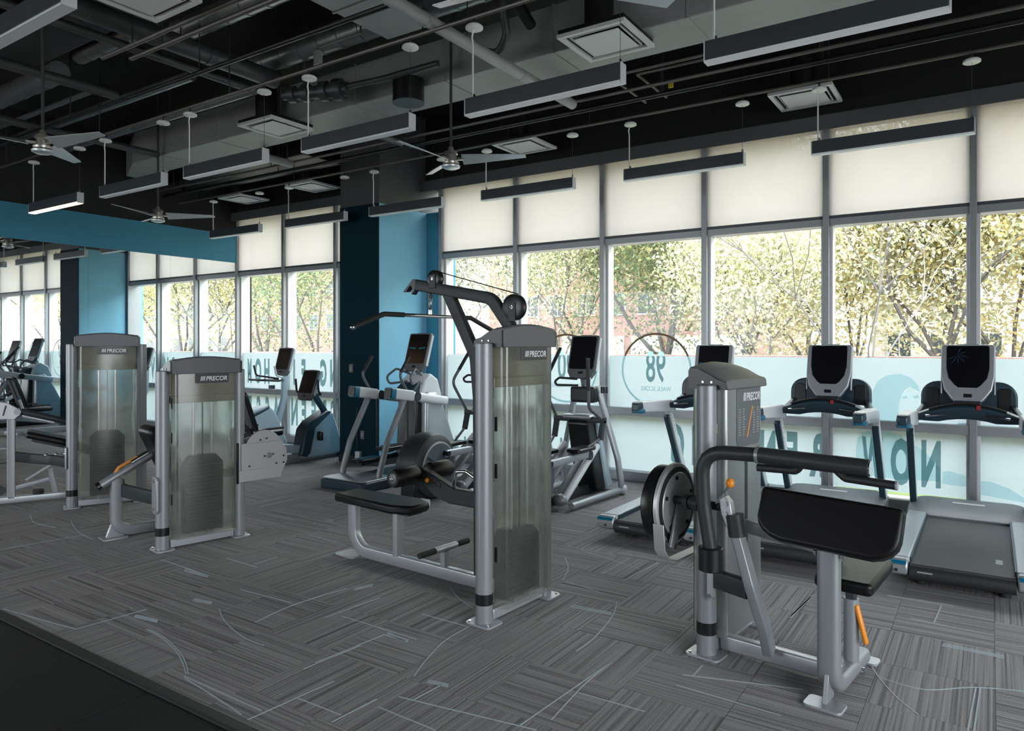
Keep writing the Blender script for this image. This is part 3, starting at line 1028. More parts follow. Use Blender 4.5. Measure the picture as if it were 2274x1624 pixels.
# ---- ceiling fans
def fan(x, y, z, rot, label):
    o = root('ceiling_fan', (x, y, z), label, 'ceiling fan', 'three blade ceiling fans', rz=rot)
    MB().cyl((0, 0, 0.06), (0, 0, ZC - z), 0.014, n=12).build('down_rod', 'pipe_grey', o)
    MB().rev((0, 0, -0.06), (0, 0, 0.12), [(0, 0.05), (0.1, 0.075), (0.2, 0.078), (0.22, 0.055), (0.6, 0.055), (0.62, 0.065), (0.75, 0.062), (0.8, 0.03), (1, 0.022)], 24).build('motor_housing', 'fan_motor', o)
    MB().rev((0, 0, -0.085), (0, 0, -0.058), [(0, 0.06), (0.4, 0.085), (1, 0.088)], 28).build('bottom_cap', 'fan_blade', o)
    for k in range(3):
        a = math.radians(120 * k)
        ca, sa = math.cos(a), math.sin(a)
        mb = MB()
        rings = []
        for i in range(9):
            t = i / 8
            rr = 0.11 + 0.60 * t
            wd = 0.060 * (1 - 0.62 * t ** 1.3) + 0.012
            tilt = -math.radians(26 - 14 * t)
            rise = 0.018 * t
            ring_ = []
            for (u, v) in ((-wd, -0.004), (wd, -0.004), (wd, 0.004), (-wd, 0.004)):
                yy = u * math.cos(tilt) - v * math.sin(tilt) + 0.015 * t
                zz = u * math.sin(tilt) + v * math.cos(tilt) + rise
                ring_.append((rr * ca - yy * sa, rr * sa + yy * ca, zz))
            rings.append(ring_)
        mb.loft(rings)
        b = mb.build('blade', 'fan_blade', o, bevel=0.002)
        MB().box((0.085 * ca, 0.085 * sa, 0.005), (0.09, 0.035, 0.02), (a, 'Z')).build('blade_bracket', 'fan_motor', b, bevel=0.003)
    return o


fan(-4.25, 5.33, 3.41, math.radians(26), 'silver three blade ceiling fan in front of the blue pillar')
fan(-9.22, 5.33, 3.38, math.radians(44), 'silver three blade ceiling fan far off by the blue band')
fan(-6.96, 2.97, 3.43, math.radians(12), 'silver ceiling fan on a long rod near the left edge')
fan(-1.72, 2.95, 3.42, math.radians(61), 'silver ceiling fan cut off by the top edge, blade tips showing')
# ================================================================== WEIGHT MACHINES
def tower(o, hc, s=1, W=0.63, stack=0.72, placard=False, tall_cap=False):
    """two columns, frosted shrouds, cap and weight stack; s=+1: logo side faces local +x"""
    R = 0.052
    for y in (0, W):
        c = MB().cyl((0, y, 0.012), (0, y, hc), R, n=28).build('column', 'silver', o)
        MB().cyl((0, y, hc), (0, y, hc + 0.006), R * 0.94, n=28).build('column_cap', 'cap_grey', c)
        pl = rrect(-0.095, 0.095, y - 0.075, y + 0.075, 0.03)
        b = MB().prism(pl, 'z', 0.001, 0.013).build('foot_plate', 'silver_light', o, bevel=0.002)
        for bx in (-0.07, 0.07):
            MB().cyl((bx, y - 0.05 if y == 0 else y + 0.05, 0.012), (bx, y - 0.05 if y == 0 else y + 0.05, 0.02), 0.008, n=8).build('bolt', 'chrome', b)
    MB().cyl((0, 0, 0.12), (0, 0, 0.185), R + 0.0012, n=28).build('warning_band', 'black_plastic', o)
    MB().bx(-0.03, 0.03, R, W - R, 0.012, 0.075).build('bottom_rail', 'silver_light', o, bevel=0.006)
    MB().bx(-0.035, 0.035, R, W - R, hc - 0.26, hc - 0.20).build('top_rail', 'tan_panel', o, bevel=0.006)
    MB().bx(-0.012, 0.012, R, W - R, hc - 0.20, hc - 0.02).build('header_panel', 'tan_panel', o)
    # frosted shrouds: a shallow U on each side
    for side in (s, -s):
        d = 0.118 if side == s else 0.085
        xo, xi = side * d, side * (d - 0.004)
        prof = [(side * 0.03, 0.058), (side * (d - 0.03), 0.062), (side * (d - 0.009), 0.068), (xo, 0.085), (xo, W - 0.085), (side * (d - 0.009), W - 0.068), (side * (d - 0.03), W - 0.062), (side * 0.03, W - 0.058)]
        sh = MB().sheet(prof, 0.085, hc).build('shroud', 'satin_panel' if (side == -s and s < 0) else 'frosted', o, smooth=50)
        if side == s:
            for z in (0.36, 0.86, 1.14):
                if z < hc - 0.2:
                    MB().bx(min(side * 0.036, side * 0.052), max(side * 0.036, side * 0.052), 0.054, 0.062, z, z + 0.085).build('hinge', 'black_plastic', sh)
        if side == -s and s < 0:
            sl = MB().bx(min(xo, xo + side * 0.002), max(xo, xo + side * 0.002), W * 0.5 + 0.0, W * 0.5 + 0.035, 0.35, hc - 0.42).build('pin_slot', 'black_paint', sh)
    # weight stack, rods, cable
    for y in (W / 2 - 0.075, W / 2 + 0.075):
        MB().cyl((0, y, 0.075), (0, y, hc - 0.2), 0.011, n=12).build('guide_rod', 'rod_bright', o)
    st = MB()
    z = 0.11
    while z < stack - 0.075:
        st.bx(-0.045, 0.045, W / 2 - 0.155, W / 2 + 0.155, z, z + 0.029)
        z += 0.0315
    ws_ = st.build('weight_stack', 'weight_iron', o)
    MB().prism([(W / 2 - 0.155, z), (W / 2 + 0.155, z), (W / 2 + 0.095, z + 0.065), (W / 2 - 0.095, z + 0.065)], 'x', -0.045, 0.045).build('top_plate', 'weight_iron', ws_)
    MB().cyl((0, W / 2, z), (0, W / 2, hc - 0.15), 0.006, n=8).build('cable', 'black_plastic', o)
    MB().cyl((0.03, W / 2 + 0.02, 0.09), (0.03, W / 2 + 0.02, stack), 0.010, n=8).build('pin_rod', 'rod_bright', o)
    # cap: arched hood, higher on the logo side
    rings = []
    N = 10
    hb, hf = (0.098, 0.020)
    for k in range(N + 1):
        t = k / N
        y = 0.035 + (W - 0.07) * t
        ar = 0.026 * math.sin(math.pi * t)
        prof = [(0.122, -0.02), (0.122, hb - 0.012 + ar), (0.112, hb + ar), (0.06, hb - 0.004 + ar), (0.0, hb - 0.025 + ar), (-0.06, hb - 0.058 + ar * 0.6), (-0.10, hf + 0.01), (-0.105, -0.02)]
        rings.append([(s * a, y, hc + b) for a, b in prof])
    if s < 0:
        rings = [r[::-1] for r in rings]
    cp = MB().loft(rings).build('cap', 'cap_grey', o, bevel=0.006)
    for y in (0.028, W - 0.028):
        pr = [(s * a, hc + b) for a, b in ((0.116, -0.018), (0.116, hb - 0.016), (0.055, hb - 0.012), (0.0, hb - 0.035), (-0.055, hb - 0.065), (-0.096, 0.02), (-0.10, -0.018))]
        MB().prism(pr, 'y', y - 0.008, y + 0.008).build('cap_end', 'black_plastic', cp)
    for xx in (-0.03, 0.02):
        MB().cyl((xx, 0.015, hc + 0.02), (xx, 0.021, hc + 0.02), 0.006, n=8).build('screw', 'chrome', cp)
    # logo plate
    yl = W * 0.56
    if s > 0:
        xo = 0.119
        lp = MB().prism(rrect(yl - 0.14, yl + 0.14, hc - 0.098, hc - 0.022, (0.004, 0.004, 0.012, 0.012)), 'x', xo - 0.001, xo + 0.002).build('logo_plate', 'logo_plate', o, bevel=0.001)
        tm = MB()
        for k in range(3):
            y0 = yl - 0.094 + k * 0.013
            tm.add([(xo + 0.0025, y0 - 0.003, hc - 0.078), (xo + 0.0025, y0 + 0.005, hc - 0.078), (xo + 0.0025, y0 + 0.012, hc - 0.042), (xo + 0.0025, y0 + 0.004, hc - 0.042)], [(0, 1, 2, 3)])
        text_mb(tm, 'PRECOR', (xo + 0.0025, yl - 0.052, hc - 0.078), (0, 1, 0), (0, 0, 1), 0.036, 0.0012, 0.92, 0.15, align='LEFT')
        tm.build('logo_lettering', 'logo_white', lp, smooth=0)
    else:
        xo = 0.086
        yl = W * 0.60
        lp = MB().prism(rrect(yl - 0.175, yl + 0.15, hc - 0.345, hc - 0.022, (0.004, 0.004, 0.045, 0.045)), 'x', xo - 0.001, xo + 0.002).build('placard', 'placard', o, bevel=0.001)
        tm = MB()
        for k in range(3):
            y0 = yl - 0.085 + k * 0.013
            tm.add([(xo + 0.0025, y0 - 0.003, hc - 0.092), (xo + 0.0025, y0 + 0.005, hc - 0.092), (xo + 0.0025, y0 + 0.012, hc - 0.046), (xo + 0.0025, y0 + 0.004, hc - 0.046)], [(0, 1, 2, 3)])
        text_mb(tm, 'PRECOR', (xo + 0.0025, yl - 0.043, hc - 0.092), (0, 1, 0), (0, 0, 1), 0.044, 0.0016, 0.80, 0.15, align='LEFT')
        tm.build('logo_lettering', 'logo_white', lp, smooth=0)
        tm = MB()
        rnd = random.Random(3)
        for q in range(11):
            for y0 in (yl - 0.15, yl - 0.095, yl + 0.045, yl + 0.10):
                ll = rnd.uniform(0.018, 0.036)
                z0 = hc - 0.14 - q * 0.014
                tm.bx(xo + 0.0015, xo + 0.0027, y0, y0 + ll, z0, z0 + 0.0055)
        tm.build('instruction_print', 'print_grey', lp, smooth=0)['kind'] = 'stuff'
        MB().add([(xo + 0.003, yl - 0.045, hc - 0.295), (xo + 0.003, yl - 0.027, hc - 0.295), (xo + 0.003, yl + 0.045, hc - 0.125), (xo + 0.003, yl + 0.032, hc - 0.125)], [(0, 1, 2, 3)]).build('orange_slash', 'orange', lp, smooth=0)


def machine(name, x, y, deg, label, cat='weight machine', group=None):
    return root(name, (x, y, 0), label, cat, group, rz=math.radians(-deg))


# ---------------- lat pulldown, centre of the picture
o = machine('lat_pulldown_machine', -2.5, 3.45, 4, 'tall cable lat pulldown machine with black bench in the centre of the room')
tower(o, 1.66, 1, 0.61, 0.52)
YM = 0.44
MB().tube([(-0.70, YM, 2.03), (-0.44, YM, 1.58), (-0.41, YM, 1.30), (-0.40, YM, 0.05)], 0, rect=(0.05, 0.085), fil=0.15).build('mast', 'graphite', o)
MB().tube([(-1.00, YM, 2.09), (-0.30, YM, 1.965), (-0.14, YM, 1.77), (-0.06, YM, 1.60)], 0, rect=(0.055, 0.08), fil=0.12).build('overhead_arm', 'graphite', o)
hk = MB().prism([(-1.13, 2.045), (-1.09, 2.045), (-1.06, 2.08), (-1.045, 2.085), (-1.03, 2.06), (-1.045, 2.03), (-1.03, 2.02), (-1.005, 2.05), (-0.99, 2.13), (-1.03, 2.135), (-1.08, 2.09)], 'y', YM - 0.022, YM + 0.022).build('bar_hook', 'black_plastic', o, bevel=0.004)
for nm, c, r in (('front_pulley', (-0.82, YM, 2.125), 0.062), ('rear_pulley', (-0.11, YM, 1.90), 0.085)):
    p_ = MB().rev((c[0], YM - 0.028, c[2]), (c[0], YM + 0.028, c[2]), [(0, r * 0.8), (0.12, r), (0.35, r), (0.5, r * 0.9), (0.65, r), (0.88, r), (1, r * 0.8)], 28).build(nm, 'black_plastic', o)
    MB().cyl((c[0], YM - 0.036, c[2]), (c[0], YM + 0.036, c[2]), 0.012, n=12).build('axle', 'chrome', p_)
    MB().bx(c[0] - 0.03, c[0] + 0.03, YM - 0.036, YM - 0.030, c[2] - r * 1.1, c[2] + 0.03).build('bracket', 'black_paint', p_, bevel=0.003)
MB().cyl((-0.83, YM, 2.185), (-0.08, YM, 1.985), 0.004, n=6).build('cable', 'black_plastic', o)
MB().cyl((-0.87, YM, 2.12), (-0.87, YM, 2.02), 0.004, n=6).build('cable', 'black_plastic', o)
MB().cyl((-0.87, YM, 2.06), (-0.87, YM, 1.995), 0.017, n=12).build('cable_stop', 'black_plastic', o)
cb = MB().tube([(-0.87, YM, 1.995), (-0.885, YM, 1.975), (-0.885, YM, 1.925), (-0.87, YM, 1.905), (-0.857, YM, 1.925), (-0.857, YM, 1.975), (-0.868, YM, 1.995)], 0.0055, n=8)
cb.build('carabiner', 'chrome', o)
MB().bx(-0.878, -0.862, YM - 0.012, YM + 0.012, 1.868, 1.91).build('eyelet', 'chrome', o, bevel=0.004)
yb = YM
bar = MB().cyl((-0.87, yb - 0.28, 1.862), (-0.87, yb + 0.28, 1.862), 0.013, n=14).build('lat_bar', 'chrome', o)
for sg in (-1, 1):
    MB().tube([(-0.87, yb + sg * 0.26, 1.862), (-0.87, yb + sg * 0.44, 1.862), (-0.87, yb + sg * 0.70, 1.77)], 0.0175, n=14, fil=0.06).build('bar_grip', 'grip', bar)
    MB().ball((-0.87, yb + sg * 0.705, 1.768), 0.018).build('bar_end', 'chrome', bar)
# bench
MB().tube([(-0.30, YM, 0.055), (-1.60, YM, 0.055), (-1.70, YM, 0.16), (-1.70, YM, 0.42)], 0, rect=(0.06, 0.09), fil=0.17).build('base_rail', 'silver_light', o)
MB().tube([(-1.20, YM, 0.09), (-1.20, YM, 0.42)], 0, rect=(0.05, 0.08)).build('seat_post', 'silver_light', o)
MB().prism(rrect(-1.84, -1.62, YM - 0.09, YM + 0.09, 0.03), 'z', 0.001, 0.013).build('foot_plate', 'silver_light', o, bevel=0.002)
st = [(-1.80, YM - 0.115), (-1.78, YM - 0.125), (-1.12, YM - 0.165), (-0.98, YM - 0.10), (-0.96, YM - 0.06), (-0.96, YM + 0.06), (-0.98, YM + 0.10), (-1.12, YM + 0.165), (-1.78, YM + 0.125), (-1.80, YM + 0.115)]
MB().prism(st, 'z', 0.435, 0.50).build('seat', 'vinyl', o, bevel=0.02, seg=3)
MB().bx(-1.74, -1.02, YM - 0.07, YM + 0.07, 0.415, 0.44).build('seat_frame', 'black_paint', o, bevel=0.004)
# foot bar
MB().tube([(-0.73, YM - 0.25, 0.225), (-0.73, YM + 0.25, 0.225)], 0.021).build('foot_bar', 'rubber', o)
MB().tube([(-0.73, YM - 0.10, 0.225), (-0.73, YM + 0.12, 0.225)], 0.0235).build('foot_bar_sleeve', 'silver_light', o)
MB().tube([(-0.73, YM, 0.08), (-0.73, YM, 0.205)], 0, rect=(0.05, 0.05)).build('foot_bar_post', 'silver_light', o)
# thigh rollers
for y0, y1 in ((YM - 0.29, YM - 0.06), (YM + 0.05, YM + 0.28)):
    p_ = MB().rev((-0.95, y0, 0.73), (-0.95, y1, 0.73), [(0, 0.056), (0.08, 0.066), (0.92, 0.066), (1, 0.056)], 24).build('thigh_roller', 'vinyl', o)
    MB().rev((-0.95, y0 - 0.006, 0.73), (-0.95, y0 + 0.004, 0.73), [(0, 0.03), (0.5, 0.038), (1, 0.04)], 20).build('roller_end', 'cap_grey', p_)
    MB().ball((-0.95, y0 - 0.008, 0.73), 0.013).build('end_nut', 'chrome', p_)
MB().cyl((-0.95, YM - 0.3, 0.73), (-0.95, YM + 0.29, 0.73), 0.013).build('roller_axle', 'chrome', o)
MB().prism([(-0.99, 0.70), (-0.92, 0.77), (-0.62, 0.66), (-0.40, 0.66), (-0.40, 0.55), (-0.66, 0.55), (-0.80, 0.58)], 'y', YM - 0.03, YM + 0.03).build('roller_bracket', 'graphite', o, bevel=0.008)
MB().tube([(-1.01, YM - 0.03, 0.80), (-0.74, YM - 0.03, 0.665)], 0, rect=(0.012, 0.03)).build('adjuster_strap', 'grip', o)
MB().tube([(-0.70, YM + 0.06, 0.62), (-0.68, YM + 0.06, 0.76), (-0.58, YM + 0.06, 0.77), (-0.42, YM + 0.06, 0.70)], 0.013, fil=0.05).build('row_handle', 'chrome', o)
MB().ball((-0.86, YM - 0.045, 0.695), 0.019).build('orange_knob', 'orange', o)

# ---------------- short tower, second from left: leg machine
o = machine('leg_extension_machine', -5.56, 3.25, 11, 'short frosted weight machine with slanted tube and orange lever beside its tower')
tower(o, 1.44, 1, 0.63, 0.74)
MB().prism([(-0.052, 0.33), (-0.052, 0.57), (-0.030, 0.60), (0.03, 0.60), (0.052, 0.57), (0.052, 0.33), (0.03, 0.30), (-0.03, 0.30)], 'y', -0.064, -0.045).build('mount_plate', 'silver_light', o, bevel=0.004)
for z in (0.34, 0.56):
    MB().cyl((0, -0.07, z), (0, -0.06, z), 0.011, n=8).build('bolt', 'chrome', o)
XP = -0.68
MB().tube([(-0.02, 0.02, 0.40), (XP, -0.09, 0.40)], 0, rect=(0.05, 0.11)).build('side_beam', 'graphite', o)
MB().tube([(XP, -0.14, 0.52), (XP, -0.14, 0.10), (XP, -0.04, 0.05), (XP, 0.9, 0.05)], 0, rect=(0.06, 0.09), fil=0.16).build('seat_frame', 'silver', o)
MB().prism(rrect(XP - 0.09, XP + 0.09, -0.26, -0.06, 0.03), 'z', 0.001, 0.013).build('foot_plate', 'silver_light', o, bevel=0.002)
MB().prism([(-0.22, 0.012), (-0.08, 0.012), (-0.10, 0.14), (-0.13, 0.16), (-0.18, 0.12)], 'x', XP - 0.02, XP + 0.02).build('foot_gusset', 'silver', o, bevel=0.003)
MB().tube([(XP, -0.28, 0.455), (XP, 0.16, 0.69)], 0.036, n=18).build('adjuster_tube', 'silver', o)
MB().tube([(XP, -0.288, 0.451), (XP, -0.262, 0.465)], 0.0365, n=18).build('tube_plug', 'black_plastic', o)
MB().tube([(XP, -0.02, 0.63), (XP, 0.26, 0.775)], 0.026, n=16).build('inner_tube', 'chrome', o)
MB().tube([(XP, -0.15, 0.555), (XP - 0.0, -0.12, 0.60), (XP, 0.03, 0.675)], 0, rect=(0.028, 0.02), fil=0.03).build('orange_lever', 'orange', o)
MB().cyl((XP + 0.04, -0.10, 0.52), (XP + 0.06, -0.10, 0.52), 0.02).build('pivot_bolt', 'chrome', o)
bk = MB().box((0, 0, 0), (0.34, 0.12, 0.62))
ob = bk.build('back_pad', 'vinyl', o, bevel=0.055, seg=5)
ob.location = (XP + 0.05, 0.225, 0.66)
ob.rotation_euler = (math.radians(24), 0, 0)
ob = MB().box((0, 0, 0), (0.36, 0.46, 0.08)).build('seat_pad', 'vinyl', o, bevel=0.03, seg=3)
ob.location = (XP + 0.05, 0.62, 0.50)
MB().tube([(XP, 0.5, 0.06), (XP, 0.5, 0.46)], 0, rect=(0.06, 0.08)).build('seat_post', 'silver', o)
# cam housing on the far side of the tower
XC = 0.06
ch = MB().prism([(0.63, 0.50), (0.98, 0.50), (1.01, 0.52), (1.06, 0.62), (1.05, 0.72), (1.0, 0.80), (0.63, 0.80)], 'x', XC - 0.05, XC + 0.0).build('cam_housing', 'steel_plate', o, bevel=0.004)
MB().prism([(0.60, 0.47), (0.99, 0.47), (1.0, 0.50), (1.0, 0.57), (0.60, 0.57)], 'x', XC, XC + 0.006).build('lower_guard', 'steel_plate', ch, bevel=0.003)
MB().bx(XC - 0.055, XC + 0.01, 0.59, 0.605, 0.46, 0.81).build('guard_edge', 'black_plastic', ch, bevel=0.002)
for yc, r in ((0.84, 0.175), (0.72, 0.13)):
    pts = [(yc + r * math.cos(math.radians(a)), 0.73 + r * math.sin(math.radians(a))) for a in range(0, 181, 12)]
    MB().prism(pts, 'x', XC - 0.045 + (0.012 if r > .15 else 0), XC - 0.02 + (0.012 if r > .15 else 0)).build('cam_disc', 'steel_plate', ch, bevel=0.003)
MB().cyl((XC, 0.88, 0.68), (XC + 0.018, 0.88, 0.68), 0.025, n=18).build('cam_axle', 'chrome', ch)
for yy, zz in ((0.84, 0.675), (0.92, 0.685), (0.70, 0.60), (0.95, 0.60), (0.80, 0.82), (0.86, 0.83), (1.02, 0.66), (1.02, 0.60)):
    MB().cyl((XC, yy, zz), (XC + 0.008, yy, zz), 0.008, n=8).build('bolt', 'black_paint', ch)
MB().cyl((XC - 0.12, 0.68, 0.84), (XC - 0.02, 0.68, 0.84), 0.05, n=18).build('counterweight', 'black_plastic', ch)

# ---------------- tall tower at far left: leg press
o = machine('leg_press_machine', -7.78, 3.59, 23.5, 'tall frosted weight machine at the left edge with tilted black seat')
tower(o, 1.66, 1, 0.63, 0.76)
MB().prism([(-0.05, 0.40), (-0.05, 0.62), (0.05, 0.62), (0.05, 0.40)], 'y', -0.062, -0.045).build('mount_plate', 'silver_light', o, bevel=0.006)
XP = -0.5
MB().tube([(XP, -1.1, 0.055), (XP, 0.25, 0.055)], 0, rect=(0.06, 0.07)).build('base_rail', 'silver_light', o)
MB().tube([(XP, -0.525, 0.07), (XP, -0.525, 0.93)], 0, rect=(0.06, 0.075)).build('upright_post', 'silver', o)
MB().tube([(XP, -0.50, 0.50), (XP + 0.02, -0.36, 0.47), (XP + 0.10, -0.18, 0.45), (-0.03, -0.01, 0.45)], 0, rect=(0.05, 0.10), fil=0.15).build('side_beam', 'graphite', o)
MB().prism([(-0.66, 0.90), (-0.50, 0.885), (-0.44, 0.94), (-0.45, 0.985), (-0.56, 1.06), (-0.66, 1.08)], 'x', XP - 0.02, XP + 0.04).build('pivot_plate', 'steel_plate', o, bevel=0.004)
MB().prism([(-0.60, 0.93), (-0.585, 0.93), (-0.56, 1.03), (-0.575, 1.035)], 'x', XP + 0.041, XP + 0.043).build('adjuster_slot', 'black_paint', o)
MB().cyl((XP + 0.03, -0.47, 0.965), (XP + 0.075, -0.47, 0.965), 0.03).build('pivot_axle', 'silver', o)
MB().tube([(XP + 0.03, -0.44, 0.965), (XP + 0.03, 0.12, 0.79)], 0.035, n=16).build('press_arm', 'graphite', o)
MB().tube([(XP + 0.03, -0.43, 0.92), (XP + 0.03, -0.15, 0.835)], 0.020, n=12).build('press_link', 'silver_light', o)
ob = MB().box((0, 0, 0), (0.36, 0.62, 0.07)).build('seat_pad', 'vinyl', o, bevel=0.028, seg=3)
ob.location = (XP, -0.10, 0.645)
ob.rotation_euler = (math.radians(-17), 0, 0)
ob = MB().box((0, 0, 0), (0.10, 0.56, 0.04)).build('seat_rail', 'graphite', o, bevel=0.006)
ob.location = (XP, -0.08, 0.585)
ob.rotation_euler = (math.radians(-17), 0, 0)
MB().tube([(XP, -0.50, 0.17), (XP, -0.15, 0.245)], 0, rect=(0.04, 0.05)).build('lower_brace', 'silver', o)
MB().tube([(XP, -0.19, 0.34), (XP, -0.13, 0.07)], 0, rect=(0.05, 0.06)).build('lower_strut', 'silver', o)
MB().tube([(XP + 0.05, -0.40, 0.25), (XP + 0.05, -0.16, 0.40)], 0, rect=(0.02, 0.03)).build('link_bar', 'silver', o)
MB().cyl((XP, -0.29, 0.09), (XP, -0.29, 0.135), 0.05, n=20).build('rubber_stop', 'rubber', o)
MB().cyl((XP - 0.03, -0.62, 0.16), (XP + 0.03, -0.62, 0.16), 0.05, n=20).build('pulley', 'graphite', o)
MB().tube([(XP, -1.0, 0.60), (XP, -0.53, 0.585)], 0.022).build('side_rail', 'silver', o)
for yy in (-0.22, -0.13, -0.05):
    MB().ball((XP + 0.10, yy, 0.505), 0.022, sz=(1, 1, 0.7)).build('bolt_cap', 'chrome', o)
for yy in (-1.1, 0.22):
    MB().prism(rrect(XP - 0.09, XP + 0.09, yy - 0.06, yy + 0.06, 0.03), 'z', 0.001, 0.02).build('foot_plate', 'silver_light', o, bevel=0.002)

# ---------------- arm curl machine at right
o = machine('arm_curl_machine', -1.26, 3.76, 7, 'arm curl machine with big black pad and cam disc, nearest at right')
tower(o, 1.435, -1, 0.60, 0.60)
YA = -0.10
# cam and its guard on the left
XD = -0.20
cm = MB().rev((XD - 0.03, 0.05, 0.77), (XD + 0.0, 0.05, 0.77), [(0, 0.215), (0.2, 0.225), (0.8, 0.225), (1, 0.215)], 40).build('cam_disc', 'steel_plate', o)
MB().rev((XD - 0.0005, 0.05, 0.77), (XD + 0.006, 0.05, 0.77), [(0, 0.205), (0.5, 0.205), (0.6, 0.19), (1, 0.19)], 40).build('cam_groove', 'graphite', cm)
MB().rev((XD + 0.004, 0.05, 0.77), (XD + 0.011, 0.05, 0.77), [(0, 0.178), (1, 0.172)], 40).build('cam_face', 'steel_plate', cm)
MB().rev((XD + 0.010, 0.05, 0.77), (XD + 0.015, 0.05, 0.77), [(0, 0.12), (1, 0.118)], 32).build('cam_boss', 'silver_light', cm)
for a in (20, 100, 160, 230, 310):
    MB().cyl((XD + 0.01, 0.05 + 0.15 * math.cos(math.radians(a)), 0.77 + 0.15 * math.sin(math.radians(a))), (XD + 0.018, 0.05 + 0.15 * math.cos(math.radians(a)), 0.77 + 0.15 * math.sin(math.radians(a))), 0.012, n=10).build('bolt', 'black_paint', cm)
MB().rev((XD - 0.11, 0.03, 0.77), (XD - 0.035, 0.03, 0.77), [(0, 0.19), (0.2, 0.21), (0.8, 0.21), (1, 0.2)], 40).build('rear_cam', 'black_plastic', cm)
gp = [(-0.185, 0.70), (-0.17, 0.56), (-0.12, 0.50), (-0.04, 0.475), (0.34, 0.475), (0.34, 0.482), (-0.035, 0.483), (-0.115, 0.508), (-0.162, 0.565), (-0.177, 0.70)]
MB().prism(gp, 'x', XD - 0.02, XD + 0.045).build('cam_guard', 'steel_plate', o, bevel=0.003)
MB().tube([(XD + 0.025, 0.05, 0.80), (XD + 0.035, -0.07, 0.55)], 0, rect=(0.018, 0.075, 0.9)).build('cam_lever', 'silver_light', o)
MB().cyl((XD + 0.04, -0.06, 0.565), (XD + 0.05, -0.06, 0.565), 0.018, n=12).build('lever_bolt', 'chrome', o)
# pivot shaft along x
MB().cyl((XD, 0.0, 0.805), (0.12, YA + 0.02, 0.82), 0.022, n=16).build('pivot_shaft', 'graphite', o)
MB().rev((-0.10, -0.03, 0.81), (0.0, -0.06, 0.815), [(0, 0.04), (0.3, 0.04), (0.3, 0.032), (0.6, 0.032), (0.6, 0.042), (1, 0.042)], 20).build('bearing', 'graphite', o)
MB().prism([(0.125, 0.87), (0.155, 0.89), (0.185, 0.86), (0.195, 0.80), (0.20, 0.74), (0.165, 0.73), (0.135, 0.80)], 'y', YA - 0.025, YA + 0.025).build('pivot_bracket', 'silver_light', o, bevel=0.006)
for zz in (0.85, 0.80):
    MB().cyl((0.16, YA - 0.034, zz), (0.16, YA - 0.022, zz), 0.014, n=12).build('bolt', 'chrome', o)
MB().tube([(0.10, YA, 0.84), (0.135, YA - 0.0, 0.88), (0.175, YA - 0.01, 0.945)], 0.007, n=8).build('lever_rod', 'chrome', o)
MB().ball((0.18, YA - 0.01, 0.955), 0.022, sz=(1, 1, 1.15)).build('orange_knob', 'orange', o)
# exercise arm
MB().tube([(0.085, YA - 0.03, 0.60), (0.045, YA - 0.03, 0.84), (0.035, YA - 0.03, 1.105), (0.34, YA - 0.03, 1.115)], 0.036, n=18, fil=0.16).build('exercise_arm', 'graphite', o)
MB().tube([(0.33, YA - 0.03, 1.115), (0.835, YA - 0.03, 1.105)], 0.040, n=18).build('arm_sleeve', 'graphite', o)
MB().tube([(0.325, YA - 0.03, 1.115), (0.342, YA - 0.03, 1.115)], 0.042, n=18).build('sleeve_collar', 'silver', o)
MB().tube([(0.833, YA - 0.03, 1.105), (0.842, YA - 0.03, 1.105)], 0.034, n=18).build('sleeve_plug', 'chrome', o)
MB().tube([(0.70, YA - 0.03, 1.08), (0.735, YA - 0.03, 1.05), (0.95, YA - 0.05, 1.045)], 0.019, n=14, fil=0.03).build('hand_grip', 'grip', o)
MB().tube([(0.945, YA - 0.05, 1.045), (0.953, YA - 0.05, 1.045)], 0.0195, n=14).build('grip_end', 'silver_light', o)
MB().tube([(0.52, YA + 0.02, 1.08), (0.50, YA + 0.02, 1.05), (0.31, YA + 0.02, 1.045)], 0.019, n=14, fil=0.03).build('hand_grip', 'grip', o)
# counterweight and links
MB().cyl((0.085, YA - 0.03, 0.50), (0.085, YA - 0.03, 0.62), 0.062, n=24).build('counterweight', 'black_plastic', o, bevel=0.006)
MB().tube([(0.20, YA, 0.78), (0.215, YA, 0.70), (0.285, YA, 0.46), (0.325, YA + 0.06, 0.25), (0.325, YA + 0.13, 0.10)], 0, rect=(0.05, 0.075), fil=0.12).build('support_strut', 'silver', o)
MB().tube([(0.20, YA, 0.80), (0.217, YA, 0.69)], 0.045, n=20).build('strut_head', 'graphite', o)
MB().tube([(0.05, YA + 0.06, 0.435), (0.27, YA, 0.435)], 0, rect=(0.045, 0.095)).build('cross_beam', 'graphite', o)
MB().prism([(0.035, 0.34), (0.035, 0.54), (0.062, 0.56), (0.07, 0.54), (0.07, 0.34), (0.055, 0.32)], 'y', -0.075, -0.045).build('mount_plate', 'silver_light', o, bevel=0.004)
for zz in (0.35, 0.53):
    MB().cyl((0.055, -0.085, zz), (0.055, -0.07, zz), 0.012, n=8).build('bolt', 'chrome', o)
MB().tube([(0.05, 0.10, 0.06), (0.66, 0.10, 0.06)], 0, rect=(0.06, 0.08)).build('base_rail', 'silver_light', o)
MB().tube([(0.03, 0.28, 0.66), (0.62, 0.20, 0.62)], 0, rect=(0.04, 0.07)).build('upper_rail', 'silver', o)
